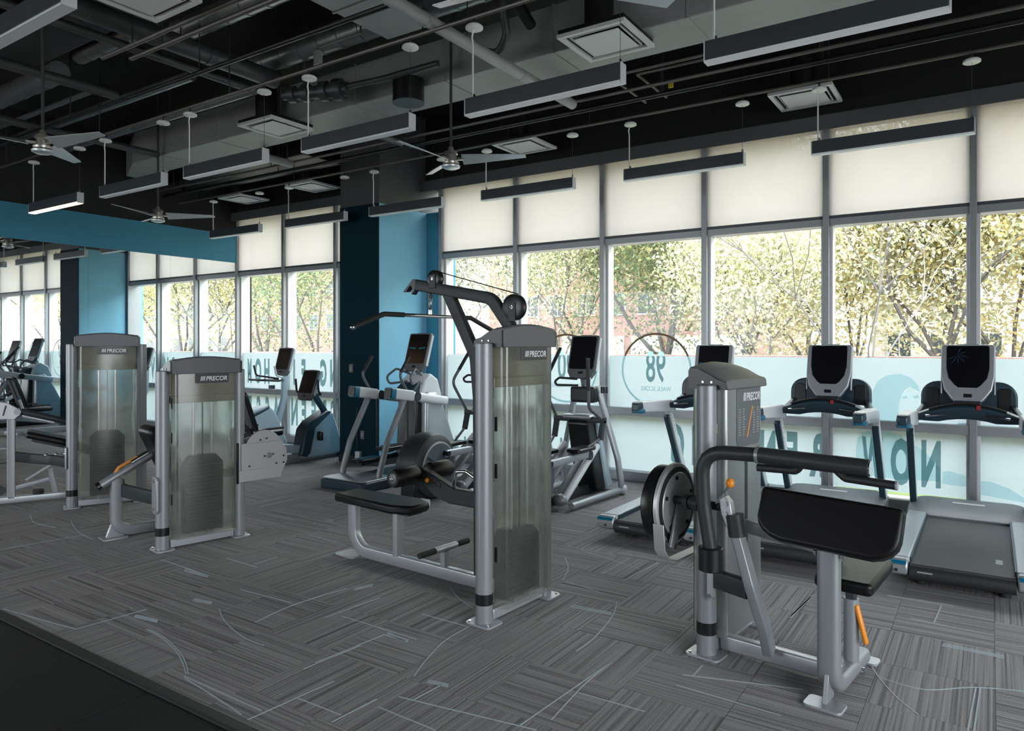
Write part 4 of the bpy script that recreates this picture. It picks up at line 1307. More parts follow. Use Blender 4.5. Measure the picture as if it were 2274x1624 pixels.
# pad post and cross foot
MB().tube([(0.655, -0.10, 0.74), (0.655, -0.10, 0.11), (0.655, -0.02, 0.06), (0.655, 0.40, 0.06)], 0, rect=(0.10, 0.075, 0.7), fil=0.10).build('pad_post', 'silver', o)
MB().prism(rrect(0.57, 0.74, -0.22, -0.10, 0.025), 'z', 0.001, 0.014).build('foot_plate', 'silver_light', o, bevel=0.002)
MB().prism([(-0.17, 0.013), (-0.06, 0.013), (-0.06, 0.12), (-0.13, 0.16)], 'x', 0.645, 0.665).build('foot_gusset', 'silver', o, bevel=0.002)
MB().prism(rrect(0.59, 0.73, 0.42, 0.52, 0.025), 'z', 0.001, 0.014).build('foot_plate', 'silver_light', o, bevel=0.002)
MB().cyl((0.70, 0.24, 0.04), (0.72, 0.24, 0.04), 0.02, n=12).build('bolt', 'chrome', o)
# arm pad: D shape, leaning back at the top
dp = [(-0.315, 0.125), (0.315, 0.125)] + [(0.315 * 1.0 - 0.13 + 0.13 * math.cos(math.radians(a)), -0.005 + 0.105 * math.sin(math.radians(a)) - 0.015) for a in (0, -20, -40, -60, -80)]
dp += [(-0.315 + 0.15 + 0.15 * math.cos(math.radians(a)), -0.005 + 0.105 * math.sin(math.radians(a)) - 0.015) for a in (-100, -120, -140, -160, -180)]
ob = MB().prism(dp, 'y', -0.04, 0.04).build('arm_pad', 'vinyl', o, bevel=0.018, seg=3)
ob.location = (0.645, YA + 0.0, 0.82)
ob.rotation_euler = (math.radians(-24), math.radians(2), 0)
MB().bx(0.60, 0.71, YA + 0.02, YA + 0.05, 0.68, 0.82).build('pad_bracket', 'black_paint', o, bevel=0.004)
for xx in (0.59, 0.715):
    MB().cyl((xx, YA - 0.01, 0.685), (xx + 0.012, YA - 0.01, 0.685), 0.014, n=10).build('bolt', 'chrome', o)
# seat
ob = MB().prism(rrect(-0.13, 0.13, -0.22, 0.22, (0.06, 0.06, 0.03, 0.03)), 'z', -0.03, 0.03).build('seat', 'vinyl', o, bevel=0.018, seg=3)
ob.location = (0.695, 0.17, 0.545)
ob.rotation_euler = (math.radians(4), 0, 0)
MB().tube([(0.665, 0.215, 0.08), (0.665, 0.215, 0.40)], 0.036, n=16).build('seat_post', 'silver', o)
MB().tube([(0.665, 0.215, 0.36), (0.665, 0.215, 0.51)], 0, rect=(0.045, 0.05)).build('seat_slider', 'graphite', o)
ob = MB().box((0, 0, 0), (0.022, 0.03, 0.19)).build('orange_lever', 'orange', o, bevel=0.009)
ob.location = (0.715, 0.20, 0.285)
ob.rotation_euler = (0, math.radians(-14), 0)
# ================================================================== CARDIO MACHINES
def console(o, cx, y, z0, wd, hg, tilt, body='cap_grey', shield=False, glow=None, name='console'):
    """screen head in local axes; the screen faces -y; z0 is the lower edge"""
    c = root(name, (cx, y, z0))
    del_keys = None
    c.parent = o
    c.rotation_euler = (math.radians(-tilt), 0, 0)
    if shield:
        pl = [(-wd / 2 + 0.012, hg), (-wd / 2, hg - 0.02), (-wd / 2, hg * 0.45), (-wd / 2 + 0.02, hg * 0.22), (-wd / 2 + 0.075, 0.03), (-wd * 0.22, 0.0), (wd * 0.22, 0.0), (wd / 2 - 0.075, 0.03), (wd / 2 - 0.02, hg * 0.22), (wd / 2, hg * 0.45), (wd / 2, hg - 0.02), (wd / 2 - 0.012, hg)]
        k = 0.80
        sl = [(a * k, b * 0.72 + hg * 0.255) for a, b in pl]
    else:
        pl = [(-wd / 2 + 0.012, hg), (-wd / 2, hg - 0.015), (-wd / 2 + 0.006, 0.07), (-wd / 2 + 0.05, 0.0), (wd / 2 - 0.05, 0.0), (wd / 2 - 0.006, 0.07), (wd / 2, hg - 0.015), (wd / 2 - 0.012, hg)]
        sl = rrect(-wd / 2 + 0.025, wd / 2 - 0.025, 0.10, hg - 0.018, 0.025)
    pl = pl[::-1]
    sh = MB().prism(pl, 'y', -0.022, 0.035).build('shell', body, c, bevel=0.010, seg=3)
    MB().prism(sl if shield else sl, 'y', -0.0265, -0.020).build('screen', 'screen', c, bevel=0.002)
    MB().bx(-0.03, 0.03, -0.027, -0.021, 0.045, 0.075).build('display', 'black_plastic', c, bevel=0.003)
    MB().bx(-wd * 0.2, wd * 0.2, -0.005, 0.02, hg - 0.004, hg + 0.008).build('antenna_cap', 'graphite', c, bevel=0.003)
    MB().bx(-wd / 2 - 0.004, -wd / 2 + 0.006, 0.0, 0.04, 0.08, hg - 0.02).build('side_trim', 'white_plastic', c, bevel=0.003)
    MB().bx(wd / 2 - 0.006, wd / 2 + 0.004, 0.0, 0.04, 0.08, hg - 0.02).build('side_trim', 'white_plastic', c, bevel=0.003)
    if glow:
        g = MB()
        if glow == 'screen_teal':
            g.add([(-wd * .38, -0.0272, hg * .60), (-wd * .08, -0.0272, hg * .57), (-wd * .08, -0.0272, hg * .615), (-wd * .38, -0.0272, hg * .625)], [(0, 1, 2, 3)])
            g.add([(wd * .08, -0.0272, hg * .57), (wd * .38, -0.0272, hg * .60), (wd * .38, -0.0272, hg * .625), (wd * .08, -0.0272, hg * .615)], [(0, 1, 2, 3)])
        else:
            for k in range(7):
                a = math.radians(200 + 38 * k)
                u, v = math.cos(a), math.sin(a)
                x0, z1 = -wd * 0.2, hg * 0.80
                g.add([(x0, -0.0272, z1), (x0 + 0.05 * u - 0.006 * v, -0.0272, z1 + 0.05 * v + 0.006 * u), (x0 + 0.08 * u, -0.0272, z1 + 0.08 * v)], [(0, 1, 2)])
        g.build('screen_image', glow, c, smooth=0)
    for kk in ('label', 'category'):
        if kk in c:
            del c[kk]
    return c


# ---------------- treadmills (origin: floor under the middle of the rear end; belt runs to +y)
def treadmill(x, y, label, glow):
    o = root('treadmill', (x, y, 0), label, 'treadmill', 'treadmills facing the windows')
    HW = 0.44
    HX = ((-1, -1), (1, -1), (1.15, 0), (1, 1), (-1, 1), (-1.15, 0))

    def shaft(xc, st):
        return MB().loft([[(xc + a * w_, yy, zz + b * h_) for a, b in HX] for yy, zz, w_, h_ in st])
    for s in (-1, 1):
        r_ = MB().prism([(s * 0.30, 0.03), (s * HW, 0.03), (s * HW, 1.66), (s * 0.30, 1.66)][::s], 'z', 0.10, 0.205).build('side_rail', 'silver_light', o, bevel=0.012)
        MB().bx(min(s * 0.292, s * 0.302), max(s * 0.292, s * 0.302), 0.05, 1.60, 0.15, 0.2).build('rail_edge', 'navy_plastic', r_)
        e = MB().prism([(-0.02, 0.20), (0.10, 0.20), (0.10, 0.085), (0.03, 0.075), (-0.035, 0.10), (-0.045, 0.15)], 'x', s * 0.305, s * (HW + 0.008)).build('end_cap', 'silver_light', o, bevel=0.012)
        MB().prism([(-0.052, 0.168), (-0.04, 0.168), (0.05, 0.172), (0.05, 0.192), (-0.035, 0.19)], 'x', s * 0.315, s * (HW + 0.010)).build('teal_insert', 'teal_accent', e)
        MB().cyl((s * 0.375, -0.05, 0.125), (s * 0.375, -0.04, 0.125), 0.010, n=10).build('bolt_hole', 'black_paint', e)
        MB().cyl((s * 0.24, 0.16, 0.0), (s * 0.24, 0.16, 0.10), 0.035, n=16).build('foot', 'rubber', o)
        MB().cyl((s * 0.30, 1.95, 0.0), (s * 0.30, 1.95, 0.10), 0.035, n=16).build('foot', 'rubber', o)
        # upright: pale pillar with a dark strip on its rear edge
        u0, u1 = Vector((s * 0.425, 2.02, 0.18)), Vector((s * 0.415, 1.50, 0.98))
        up_ = MB().tube([u0, u1], 0, rect=(0.05, 0.085, 0.5)).build('upright', 'white_plastic', o)
        MB().tube([u0 + Vector((0, -0.060, -0.02)), u1 + Vector((0, -0.060, -0.05))], 0, rect=(0.052, 0.045, 0.3)).build('upright_cover', 'navy_plastic', up_)
        for k_ in (0.72, 0.80, 0.86):
            q_ = u0.lerp(u1, k_)
            MB().cyl((q_.x + s * -0.026, q_.y, q_.z), (q_.x + s * -0.022, q_.y, q_.z), 0.006, n=8).build('screw', 'graphite', up_)
        # handle
        hd = shaft(s * 0.395, ((0.66, 1.07, 0.036, 0.036), (0.74, 1.075, 0.044, 0.050), (1.05, 1.06, 0.046, 0.054), (1.40, 1.04, 0.044, 0.062), (1.56, 1.02, 0.036, 0.058))).build('handle', 'white_plastic', o, bevel=0.012, seg=3)
        shaft(s * 0.395, ((0.615, 1.075, 0.026, 0.030), (0.64, 1.075, 0.040, 0.046), (0.70, 1.075, 0.043, 0.050))).build('handle_tip', 'navy_plastic', hd, bevel=0.006)
        shaft(s * 0.395, ((0.622, 1.045, 0.030, 0.016), (0.65, 1.038, 0.045, 0.020), (0.735, 1.036, 0.048, 0.022))).build('handle_tip_accent', 'teal_accent', hd, bevel=0.004)
    MB().bx(-0.298, 0.298, 0.0, 1.64, 0.158, 0.170).build('belt', 'belt', o, bevel=0.003)
    MB().cyl((-0.298, 0.01, 0.115), (0.298, 0.01, 0.115), 0.052, n=24).build('rear_roller', 'belt', o)
    MB().bx(-0.30, 0.30, 0.06, 1.95, 0.075, 0.15).build('under_frame', 'black_paint', o, bevel=0.006)
    MB().bx(-0.25, -0.16, -0.0455, -0.040, 0.125, 0.135).build('belt_mark', 'print_grey', o)
    MB().bx(0.19, 0.23, 0.30, 0.42, 0.1702, 0.1706).build('belt_print', 'print_grey', o)
    # motor hood
    rings = []
    for t, zz in ((1.58, 0.185), (1.64, 0.215), (1.78, 0.25), (2.05, 0.262), (2.22, 0.24), (2.28, 0.16)):
        wv = 0.455 - (0.05 if t > 2.1 else 0)
        rings.append([(-wv, t, 0.06), (wv, t, 0.06), (wv, t, zz - 0.03), (wv - 0.08, t, zz), (-wv + 0.08, t, zz), (-wv, t, zz - 0.03)])
    MB().loft(rings).build('motor_hood', 'hood_grey', o, bevel=0.010, seg=3)
    ob = MB().box((0, 0, 0), (0.24, 0.035, 0.008)).build('hood_badge', 'hood_badge', o, bevel=0.002)
    ob.location = (0.0, 1.90, 0.2575)
    # arched crossbar
    pts = []
    for k in range(13):
        t = -1 + 2 * k / 12
        pts.append((t * 0.40, 1.40 + 0.02 * t * t, 1.165 - 0.115 * t * t))
    rings = []
    for (px_, py_, pz_) in pts:
        q = 1 - abs(px_ / 0.40)
        dpt = 0.03 + 0.085 * min(1, q * 2.2)
        rings.append([(px_, py_ - 0.05, pz_ - dpt), (px_, py_ - 0.07, pz_ - 0.02), (px_, py_ - 0.05, pz_), (px_, py_ + 0.05, pz_ + 0.01), (px_, py_ + 0.06, pz_ - dpt)])
    MB().loft(rings).build('crossbar', 'navy_plastic', o, bevel=0.006)
    MB().tube([Vector(p_) + Vector((0, -0.052, 0.004)) for p_ in pts[2:-2]], 0.013, n=10).build('grip_bar', 'black_plastic', o)
    MB().bx(0.065, 0.095, 1.325, 1.34, 1.13, 1.165).build('stop_clip', 'red_accent', o, bevel=0.003)
    for s in (-1, 1):
        MB().tube([(s * 0.14, 1.322, 1.085), (s * 0.29, 1.332, 1.065)], 0.010, n=8).build('sensor_strip', 'chrome', o)
    # tray behind the screen
    tr = rrect(-0.35, 0.35, 1.10, 1.345, (0.13, 0.13, 0.03, 0.03), 6)[::-1]
    MB().prism(tr, 'y', 1.70, 1.78).build('tray_panel', 'navy_plastic', o, bevel=0.014, seg=3)
    for s in (-1, 1):
        MB().prism(rrect(min(s * .21, s * .31), max(s * .21, s * .31), 1.11, 1.29, 0.03)[::-1], 'y', 1.692, 1.702).build('cup_holder', 'black_plastic', o, bevel=0.006)
        MB().tube([(s * 0.30, 1.74, 1.14), (s * 0.40, 1.50, 1.00)], 0, rect=(0.05, 0.06)).build('tray_arm', 'graphite', o)
    MB().tube([(0, 1.44, 1.10), (0, 1.70, 1.18)], 0, rect=(0.20, 0.08)).build('console_neck', 'graphite', o)
    console(o, 0, 1.60, 1.165, 0.385, 0.505, 14, 'silver_light', True, glow)
    return o


treadmill(-2.35, 5.56, 'treadmill half hidden behind the arm curl tower', 'screen_teal')
treadmill(-1.255, 5.56, 'middle treadmill, right of the arm curl tower', None)
treadmill(-0.16, 5.56, 'treadmill at the right edge with blue picture on its screen', 'screen_glow')


# ---------------- elliptical cross trainers (origin: floor; flywheel at the rear, console toward +y)
def elliptical(x, y, label):
    o = root('elliptical_trainer', (x, y, 0), label, 'elliptical', 'elliptical trainers by the windows')
    cy, cz, R_ = -0.02, 0.375, 0.345
    hs = MB().rev((-0.17, cy, cz), (0.17, cy, cz), [(0, 0.20), (0.02, R_ * 0.80), (0.12, R_ * 0.95), (0.3, R_), (0.7, R_), (0.88, R_ * 0.95), (0.98, R_ * 0.80), (1, 0.20)], 44).build('flywheel_housing', 'navy_plastic' if False else 'graphite', o)
    MB().bx(-0.11, 0.11, cy - 0.30, cy + 0.26, 0.03, 0.30).build('housing_foot', 'black_plastic', hs, bevel=0.03)
    for s in (-1, 1):
        MB().rev((s * 0.166, cy, cz), (s * 0.180, cy, cz), [(0, 0.262), (0.6, 0.262), (1, 0.25)], 40).build('crank_ring', 'silver', hs)
        d_ = MB().rev((s * 0.176, cy, cz), (s * 0.184, cy, cz), [(0, 0.245), (1, 0.240)], 40).build('crank_disc', 'crank_grey', hs)
        for a in (30, 150, 270):
            a2 = math.radians(a)
            MB().tube([(s * 0.187, cy, cz), (s * 0.187, cy + 0.23 * math.cos(a2), cz + 0.23 * math.sin(a2))], 0, rect=(0.03, 0.008)).build('spoke', 'navy_plastic', d_)
        a2 = math.radians(60 if s > 0 else 240)
        py_, pz_ = cy + 0.15 * math.cos(a2), cz + 0.15 * math.sin(a2)
        ar = MB().tube([(s * 0.225, py_ - 0.02, pz_), (s * 0.225, 0.86, 0.40 + 0.10 * (s > 0))], 0, rect=(0.045, 0.075, 0.6)).build('pedal_arm', 'silver_light', o)
        MB().cyl((s * 0.18, py_, pz_), (s * 0.25, py_, pz_), 0.03, n=16).build('crank_pin', 'black_plastic', ar)
        MB().cyl((s * 0.20, 0.87, 0.39 + 0.10 * (s > 0)), (s * 0.25, 0.87, 0.39 + 0.10 * (s > 0)), 0.05, n=18).build('ramp_wheel', 'black_plastic', ar)
        pd = MB().prism(rrect(s * 0.225 - 0.085, s * 0.225 + 0.085, 0.50, 0.90, 0.05), 'z', 0.485 + 0.07 * (s > 0), 0.525 + 0.07 * (s > 0)).build('foot_pedal', 'black_plastic', ar, bevel=0.012)
        # ramp rails
        MB().tube([(s * 0.20, 0.36, 0.09), (s * 0.20, 1.10, 0.56)], 0.040, n=16).build('ramp_rail', 'white_plastic', o)
        MB().tube([(s * 0.115, 0.40, 0.10), (s * 0.115, 1.05, 0.50)], 0, rect=(0.10, 0.05)).build('ramp_track', 'silver_light', o)
        MB().ball((s * 0.16, 0.36, 0.10), 0.07, sz=(1.2, 1, 0.9)).build('ramp_foot', 'silver', o)
        # a-frame legs
        MB().tube([(s * 0.37, 1.38, 0.06), (s * 0.34, 1.33, 0.40), (s * 0.13, 1.25, 1.20)], 0, rect=(0.05, 0.085, 0.8), fil=0.3).build('frame_leg', 'silver_light', o)
        MB().tube([(s * 0.30, 0.35, 0.055), (s * 0.36, 1.40, 0.055)], 0.035, n=14).build('floor_rail', 'silver_light', o)
        MB().ball((s * 0.36, 1.40, 0.06), 0.058, sz=(1, 1.2, 1)).build('rail_end', 'white_plastic', o)
        # moving arms
        ph = 0.0 if s < 0 else -0.26
        MB().tube([(s * 0.285, 1.08, 0.84), (s * 0.29, 0.78 + ph * 0.15, 1.22 if s < 0 else 1.0), (s * 0.29, 1.16 + ph * 1.7, 1.62 if s < 0 else 1.52)], 0.017, n=14, fil=0.10).build('swing_handle', 'cap_grey', o)
        top0 = Vector((s * 0.29, 0.78 + ph * 0.15, 1.22 if s < 0 else 1.0))
        top1 = Vector((s * 0.29, 1.16 + ph * 1.7, 1.62 if s < 0 else 1.52))
        MB().tube([top0.lerp(top1, 0.35), top1], 0.0205, n=14).build('handle_grip', 'grip', o)
        MB().tube([(s * 0.285, 1.08, 0.84), (s * 0.285, 1.02, 0.64)], 0, rect=(0.05, 0.06)).build('arm_bracket', 'graphite', o)
        MB().tube([(s * 0.285, 1.03, 0.66), (s * 0.245, 0.74, 0.50 + 0.07 * (s > 0))], 0.015, n=12).build('drive_link', 'cap_grey', o)
        MB().tube([(s * 0.06, 1.13, 1.28), (s * 0.19, 0.96, 1.30), (s * 0.20, 0.88, 1.26), (s * 0.19, 0.90, 1.22), (s * 0.05, 1.13, 1.21)], 0.013, n=12, fil=0.05).build('fixed_handle', 'silver_light' if s > 0 else 'grip', o)
    MB().tube([(-0.31, 1.08, 0.845), (0.31, 1.08, 0.845)], 0, rect=(0.075, 0.06)).build('cross_beam', 'graphite', o)
    MB().tube([(-0.22, -0.24, 0.03), (0.22, -0.24, 0.03)], 0, rect=(0.04, 0.08, 0.8)).build('rear_stabiliser', 'white_plastic', o)
    MB().tube([(0, -0.2, 0.05), (0, 1.42, 0.05)], 0, rect=(0.06, 0.10)).build('base_beam', 'graphite', o)
    MB().prism([(1.02, 0.80), (1.08, 0.90), (1.20, 0.88), (1.50, 0.03), (1.26, 0.03), (1.12, 0.40)], 'x', -0.125, 0.125).build('front_shell', 'black_plastic', o, bevel=0.02, seg=3)
    MB().prism([(1.18, 0.86), (1.24, 0.82), (1.62, 0.03), (1.46, 0.03)], 'x', -0.15, 0.15).build('front_cover', 'pale_blue_plastic', o, bevel=0.02, seg=3)
    MB().bx(-0.17, 0.17, 0.98, 1.16, 0.855, 0.90).build('shroud_top', 'silver_light', o, bevel=0.02)
    MB().bx(-0.15, 0.15, 1.12, 1.28, 1.02, 1.20).build('electronics_box', 'graphite', o, bevel=0.03)
    MB().tube([(0, 1.22, 1.18), (0, 1.15, 1.36)], 0, rect=(0.07, 0.06)).build('console_neck', 'silver', o)
    MB().cyl((0.24, 1.20, 1.13), (0.24, 1.20, 1.20), 0.04, n=18).build('bottle_holder', 'black_plastic', o)
    console(o, 0, 1.10, 1.29, 0.35, 0.49, 16, 'cap_grey', False)
    return o


elliptical(-3.76, 5.90, 'elliptical trainer standing right of the tall lat pulldown tower')
elliptical(-5.02, 5.90, 'elliptical trainer mostly hidden behind the lat pulldown, dark flywheel showing')

# ---------------- adaptive stride trainer beside the pillar
o = root('stride_trainer', (-6.15, 6.50, 0), 'big grey stride trainer with two white side arms in front of the pillar', 'cross trainer')
for s in (-1, 1):
    ar = MB().tube([(s * 0.30, -0.28, 1.09), (s * 0.30, 0.72, 0.94)], 0, rect=(0.10, 0.115, 0.8)).build('side_arm', 'white_plastic', o)
    MB().tube([(s * 0.30, -0.26, 1.088), (s * 0.30, 0.05, 1.042)], 0, rect=(0.115, 0.13, 0.35)).build('arm_housing', 'white_plastic', ar)
    MB().tube([(s * 0.30, -0.33, 1.095), (s * 0.30, -0.255, 1.085)], 0, rect=(0.117, 0.132, 0.35)).build('arm_tip', 'teal_accent', ar)
    MB().tube([(s * 0.30, -0.345, 1.097), (s * 0.30, -0.325, 1.094)], 0, rect=(0.105, 0.12, 0.35)).build('arm_tip_cap', 'black_plastic', ar)
    MB().tube([(s * 0.30, -0.05, 1.02), (s * 0.30, -0.36, 0.50), (s * 0.30, -0.50, 0.10), (s * 0.27, -0.36, 0.05)], 0.036, n=16, fil=0.12).build('rear_leg', 'silver', o)
    MB().tube([(s * 0.30, 0.12, 1.03), (s * 0.31, -0.02, 1.10), (s * 0.31, -0.16, 1.30), (s * 0.31, 0.02, 1.52)], 0.017, n=14, fil=0.10).build('swing_handle', 'cap_grey', o)
    MB().tube([(s * 0.31, -0.13, 1.33), (s * 0.31, 0.02, 1.52)], 0.021, n=14).build('handle_grip', 'grip', o)
    MB().cyl((s * 0.24, 0.13, 1.03), (s * 0.36, 0.13, 1.03), 0.055, n=20).build('arm_pivot', 'graphite', o)
    MB().tube([(s * 0.26, 0.05, 1.0), (s * 0.26, 0.05, 0.36)], 0.010, n=8).build('drive_belt', 'black_plastic', o)
    pz_ = 0.22 if s < 0 else 0.40
    pa = MB().tube([(s * 0.19, -0.30, pz_), (s * 0.16, 0.50, pz_ + 0.06)], 0, rect=(0.06, 0.05)).build('pedal_arm', 'graphite', o)
    MB().prism(rrect(s * 0.20 - 0.085, s * 0.20 + 0.085, -0.38, 0.02, 0.05), 'z', pz_ + 0.02, pz_ + 0.06).build('foot_pedal', 'black_plastic', pa, bevel=0.012)
    MB().prism(rrect(s * 0.20 - 0.07, s * 0.20 + 0.07, -0.30, -0.02, 0.05), 'z', pz_ + 0.058, pz_ + 0.064).build('pedal_tread', 'teal_accent' if s < 0 else 'rubber', pa, bevel=0.002)
    MB().tube([(s * 0.06, 0.55, 1.26), (s * 0.16, 0.30, 1.36), (s * 0.20, 0.16, 1.26), (s * 0.19, 0.20, 1.17), (s * 0.06, 0.5, 1.20)], 0.015, n=12, fil=0.06).build('fixed_handle', 'cap_grey', o)
MB().prism(rrect(-0.36, 0.36, -0.80, -0.26, (0.10, 0.10, 0.06, 0.06)), 'z', 0.0, 0.115).build('rear_platform', 'navy_plastic', o, bevel=0.02, seg=3)
MB().prism(rrect(-0.34, 0.34, -0.78, -0.28, (0.10, 0.10, 0.06, 0.06)), 'z', 0.113, 0.125).build('platform_top', 'silver_light', o, bevel=0.006)
MB().bx(-0.30, 0.30, -0.30, 0.85, 0.01, 0.09).build('base_beam', 'graphite', o, bevel=0.012)
MB().prism([(0.28, 0.10), (0.34, 1.05), (0.44, 1.12), (0.50, 0.10)], 'x', -0.16, 0.16).build('mast_front', 'black_plastic', o, bevel=0.02)
MB().prism([(0.40, 0.10), (0.42, 1.06), (0.62, 1.06), (0.74, 0.90), (1.02, 0.32), (1.02, 0.08)], 'x', -0.26, 0.26).build('drive_cover', 'white_plastic' if False else 'silver_light', o, bevel=0.04, seg=3)
MB().prism([(0.36, 1.00), (0.42, 1.20), (0.56, 1.30), (0.70, 1.22), (0.78, 1.02), (0.74, 0.92), (0.40, 0.92)], 'x', -0.20, 0.20).build('upper_cover', 'white_plastic', o, bevel=0.03, seg=3)
MB().prism([(0.24, 1.02), (0.28, 1.12), (0.40, 1.20), (0.46, 1.02)], 'x', -0.15, 0.15).build('motor_nose', 'navy_plastic', o, bevel=0.03, seg=3)
MB().tube([(0, 0.58, 1.24), (0, 0.50, 1.40)], 0, rect=(0.08, 0.06)).build('console_neck', 'silver', o)
console(o, 0, 0.45, 1.32, 0.36, 0.51, 18, 'cap_grey', False, 'screen_teal')

# ---------------- recumbent bike
o = root('recumbent_bike', (-8.18, 6.6, 0), 'recumbent bike with mesh back seat beside the blue pillar', 'exercise bike')
MB().prism([(0.20, 0.06), (0.32, 0.42), (0.40, 0.52), (0.66, 0.66), (0.76, 0.66), (0.98, 0.10), (0.98, 0.05), (0.24, 0.05)], 'x', -0.10, 0.10).build('drive_shell', 'pale_blue_plastic', o, bevel=0.03, seg=3)
MB().prism([(0.16, 0.10), (0.24, 0.46), (0.34, 0.56), (0.64, 0.70), (0.74, 0.68), (0.64, 0.62), (0.42, 0.46), (0.33, 0.12), (0.26, 0.06)], 'x', -0.112, 0.112).build('shell_front', 'navy_plastic', o, bevel=0.02, seg=3)
MB().tube([(0, 0.72, 0.62), (0, 0.44, 0.99)], 0, rect=(0.06, 0.08)).build('console_stalk', 'navy_plastic', o)
console(o, 0.0, 0.30, 0.87, 0.33, 0.45, 20, 'cap_grey', False)
for s in (-1, 1):
    MB().tube([(s * 0.05, 0.45, 0.95), (s * 0.22, 0.42, 0.95), (s * 0.235, 0.36, 0.98), (s * 0.235, 0.34, 1.17)], 0.016, n=12, fil=0.06).build('front_handle', 'grip', o)
    MB().tube([(s * 0.10, 0.55, 0.31), (s * 0.15, 0.55, 0.31), (s * 0.15, 0.55 - s * 0.14, 0.31 + s * 0.05)], 0, rect=(0.03, 0.02)).build('crank_arm', 'chrome', o)
    pd = MB().box((s * 0.21, 0.55 - s * 0.14, 0.31 + s * 0.05), (0.09, 0.05, 0.13)).build('pedal', 'black_plastic', o, bevel=0.012)
    MB().tube([(s * 0.16, -0.62, 0.52), (s * 0.26, -0.52, 0.55), (s * 0.27, -0.28, 0.55)], 0.016, n=10, fil=0.06).build('seat_handle', 'grip', o)
    MB().ball((s * 0.20, 1.0, 0.05), 0.04).build('front_wheel', 'navy_plastic', o)
MB().tube([(-0.26, -0.80, 0.035), (0.26, -0.80, 0.035)], 0, rect=(0.05, 0.09)).build('rear_stabiliser', 'silver_light', o)
MB().tube([(-0.24, 0.95, 0.035), (0.24, 0.95, 0.035)], 0, rect=(0.05, 0.09)).build('front_stabiliser', 'navy_plastic', o)
MB().tube([(0, -0.80, 0.06), (0, 0.90, 0.06)], 0, rect=(0.05, 0.12)).build('base_rail', 'silver_light', o)
MB().tube([(0, -0.86, 0.36), (0, 0.30, 0.16)], 0, rect=(0.08, 0.12)).build('seat_rail', 'pale_blue_plastic', o)
ob = MB().prism(rrect(-0.21, 0.21, -0.24, 0.22, (0.10, 0.10, 0.05, 0.05)), 'z', -0.035, 0.035).build('seat', 'vinyl', o, bevel=0.02, seg=3)
ob.location = (0, -0.40, 0.47)
ob = MB().prism(rrect(-0.20, 0.20, 0.0, 0.60, (0.10, 0.10, 0.06, 0.06))[::-1], 'y', -0.02, 0.02).build('backrest_frame', 'black_plastic', o, bevel=0.012, seg=3)
ob.location = (0, -0.62, 0.52)
ob.rotation_euler = (math.radians(20), 0, 0)
for sx in (-0.085, 0.085):
    q = MB().prism(rrect(sx - 0.06, sx + 0.06, 0.05, 0.55, 0.05)[::-1], 'y', 0.018, 0.030).build('mesh_panel', 'cap_grey', ob, bevel=0.004)
    q = MB().prism(rrect(sx - 0.06, sx + 0.06, 0.05, 0.55, 0.05)[::-1], 'y', -0.030, -0.018).build('mesh_panel', 'cap_grey', ob, bevel=0.004)
MB().tube([(0, -0.60, 0.42), (0, -0.66, 0.60)], 0, rect=(0.14, 0.05)).build('seat_bracket', 'black_paint', o)
MB().tube([(-0.24, -0.70, 0.44), (-0.24, -0.78, 0.68)], 0.022, n=10).build('bottle', 'white_plastic', o)
MB().tube([(-0.24, -0.78, 0.68), (-0.24, -0.79, 0.72)], 0.02, n=10).build('bottle_cap', 'teal_accent', o)

# ---------------- upright bike
o = root('upright_bike', (-9.45, 6.7, 0), 'upright bike with tall console pole next to the mirror wall', 'exercise bike')
MB().prism([(0.02, 0.08), (0.06, 0.50), (0.16, 0.66), (0.50, 0.72), (0.62, 0.62), (0.86, 0.12), (0.86, 0.06), (0.06, 0.06)], 'x', -0.10, 0.10).build('drive_shell', 'pale_blue_plastic', o, bevel=0.03, seg=3)
MB().prism([(-0.30, 0.52), (0.16, 0.60), (0.52, 0.72), (0.50, 0.66), (0.14, 0.52), (-0.26, 0.46)], 'x', -0.11, 0.11).build('shell_rail', 'navy_plastic', o, bevel=0.02, seg=3)
MB().tube([(0, 0.72, 0.40), (0, 0.86, 0.80), (0, 0.88, 1.20)], 0, rect=(0.07, 0.09), fil=0.2).build('console_post', 'pale_blue_plastic', o)
MB().cyl((-0.12, 0.72, 0.96), (-0.12, 0.72, 1.02), 0.05, n=16).build('bottle_holder', 'navy_plastic', o)
console(o, 0, 0.80, 1.17, 0.34, 0.46, 16, 'cap_grey', False)
for s in (-1, 1):
    MB().tube([(s * 0.05, 0.80, 1.12), (s * 0.24, 0.64, 1.16), (s * 0.25, 0.52, 1.18), (s * 0.25, 0.48, 1.34)], 0.015, n=12, fil=0.06).build('handlebar', 'grip' if s < 0 else 'white_plastic', o)
    MB().tube([(s * 0.05, 0.80, 1.10), (s * 0.20, 0.60, 1.10), (s * 0.20, 0.36, 1.12)], 0.017, n=12, fil=0.06).build('lower_handlebar', 'grip', o)
    MB().tube([(s * 0.10, 0.30, 0.32), (s * 0.15, 0.30, 0.32), (s * 0.15, 0.30 - s * 0.12, 0.32 - s * 0.1)], 0, rect=(0.03, 0.02)).build('crank_arm', 'chrome', o)
    MB().box((s * 0.20, 0.30 - s * 0.12, 0.32 - s * 0.1), (0.09, 0.09, 0.03)).build('pedal', 'black_plastic', o, bevel=0.008)
MB().tube([(-0.24, -0.28, 0.035), (0.24, -0.28, 0.035)], 0, rect=(0.05, 0.09)).build('rear_stabiliser', 'navy_plastic', o)
MB().tube([(-0.22, 0.84, 0.035), (0.22, 0.84, 0.035)], 0, rect=(0.05, 0.09)).build('front_stabiliser', 'navy_plastic', o)
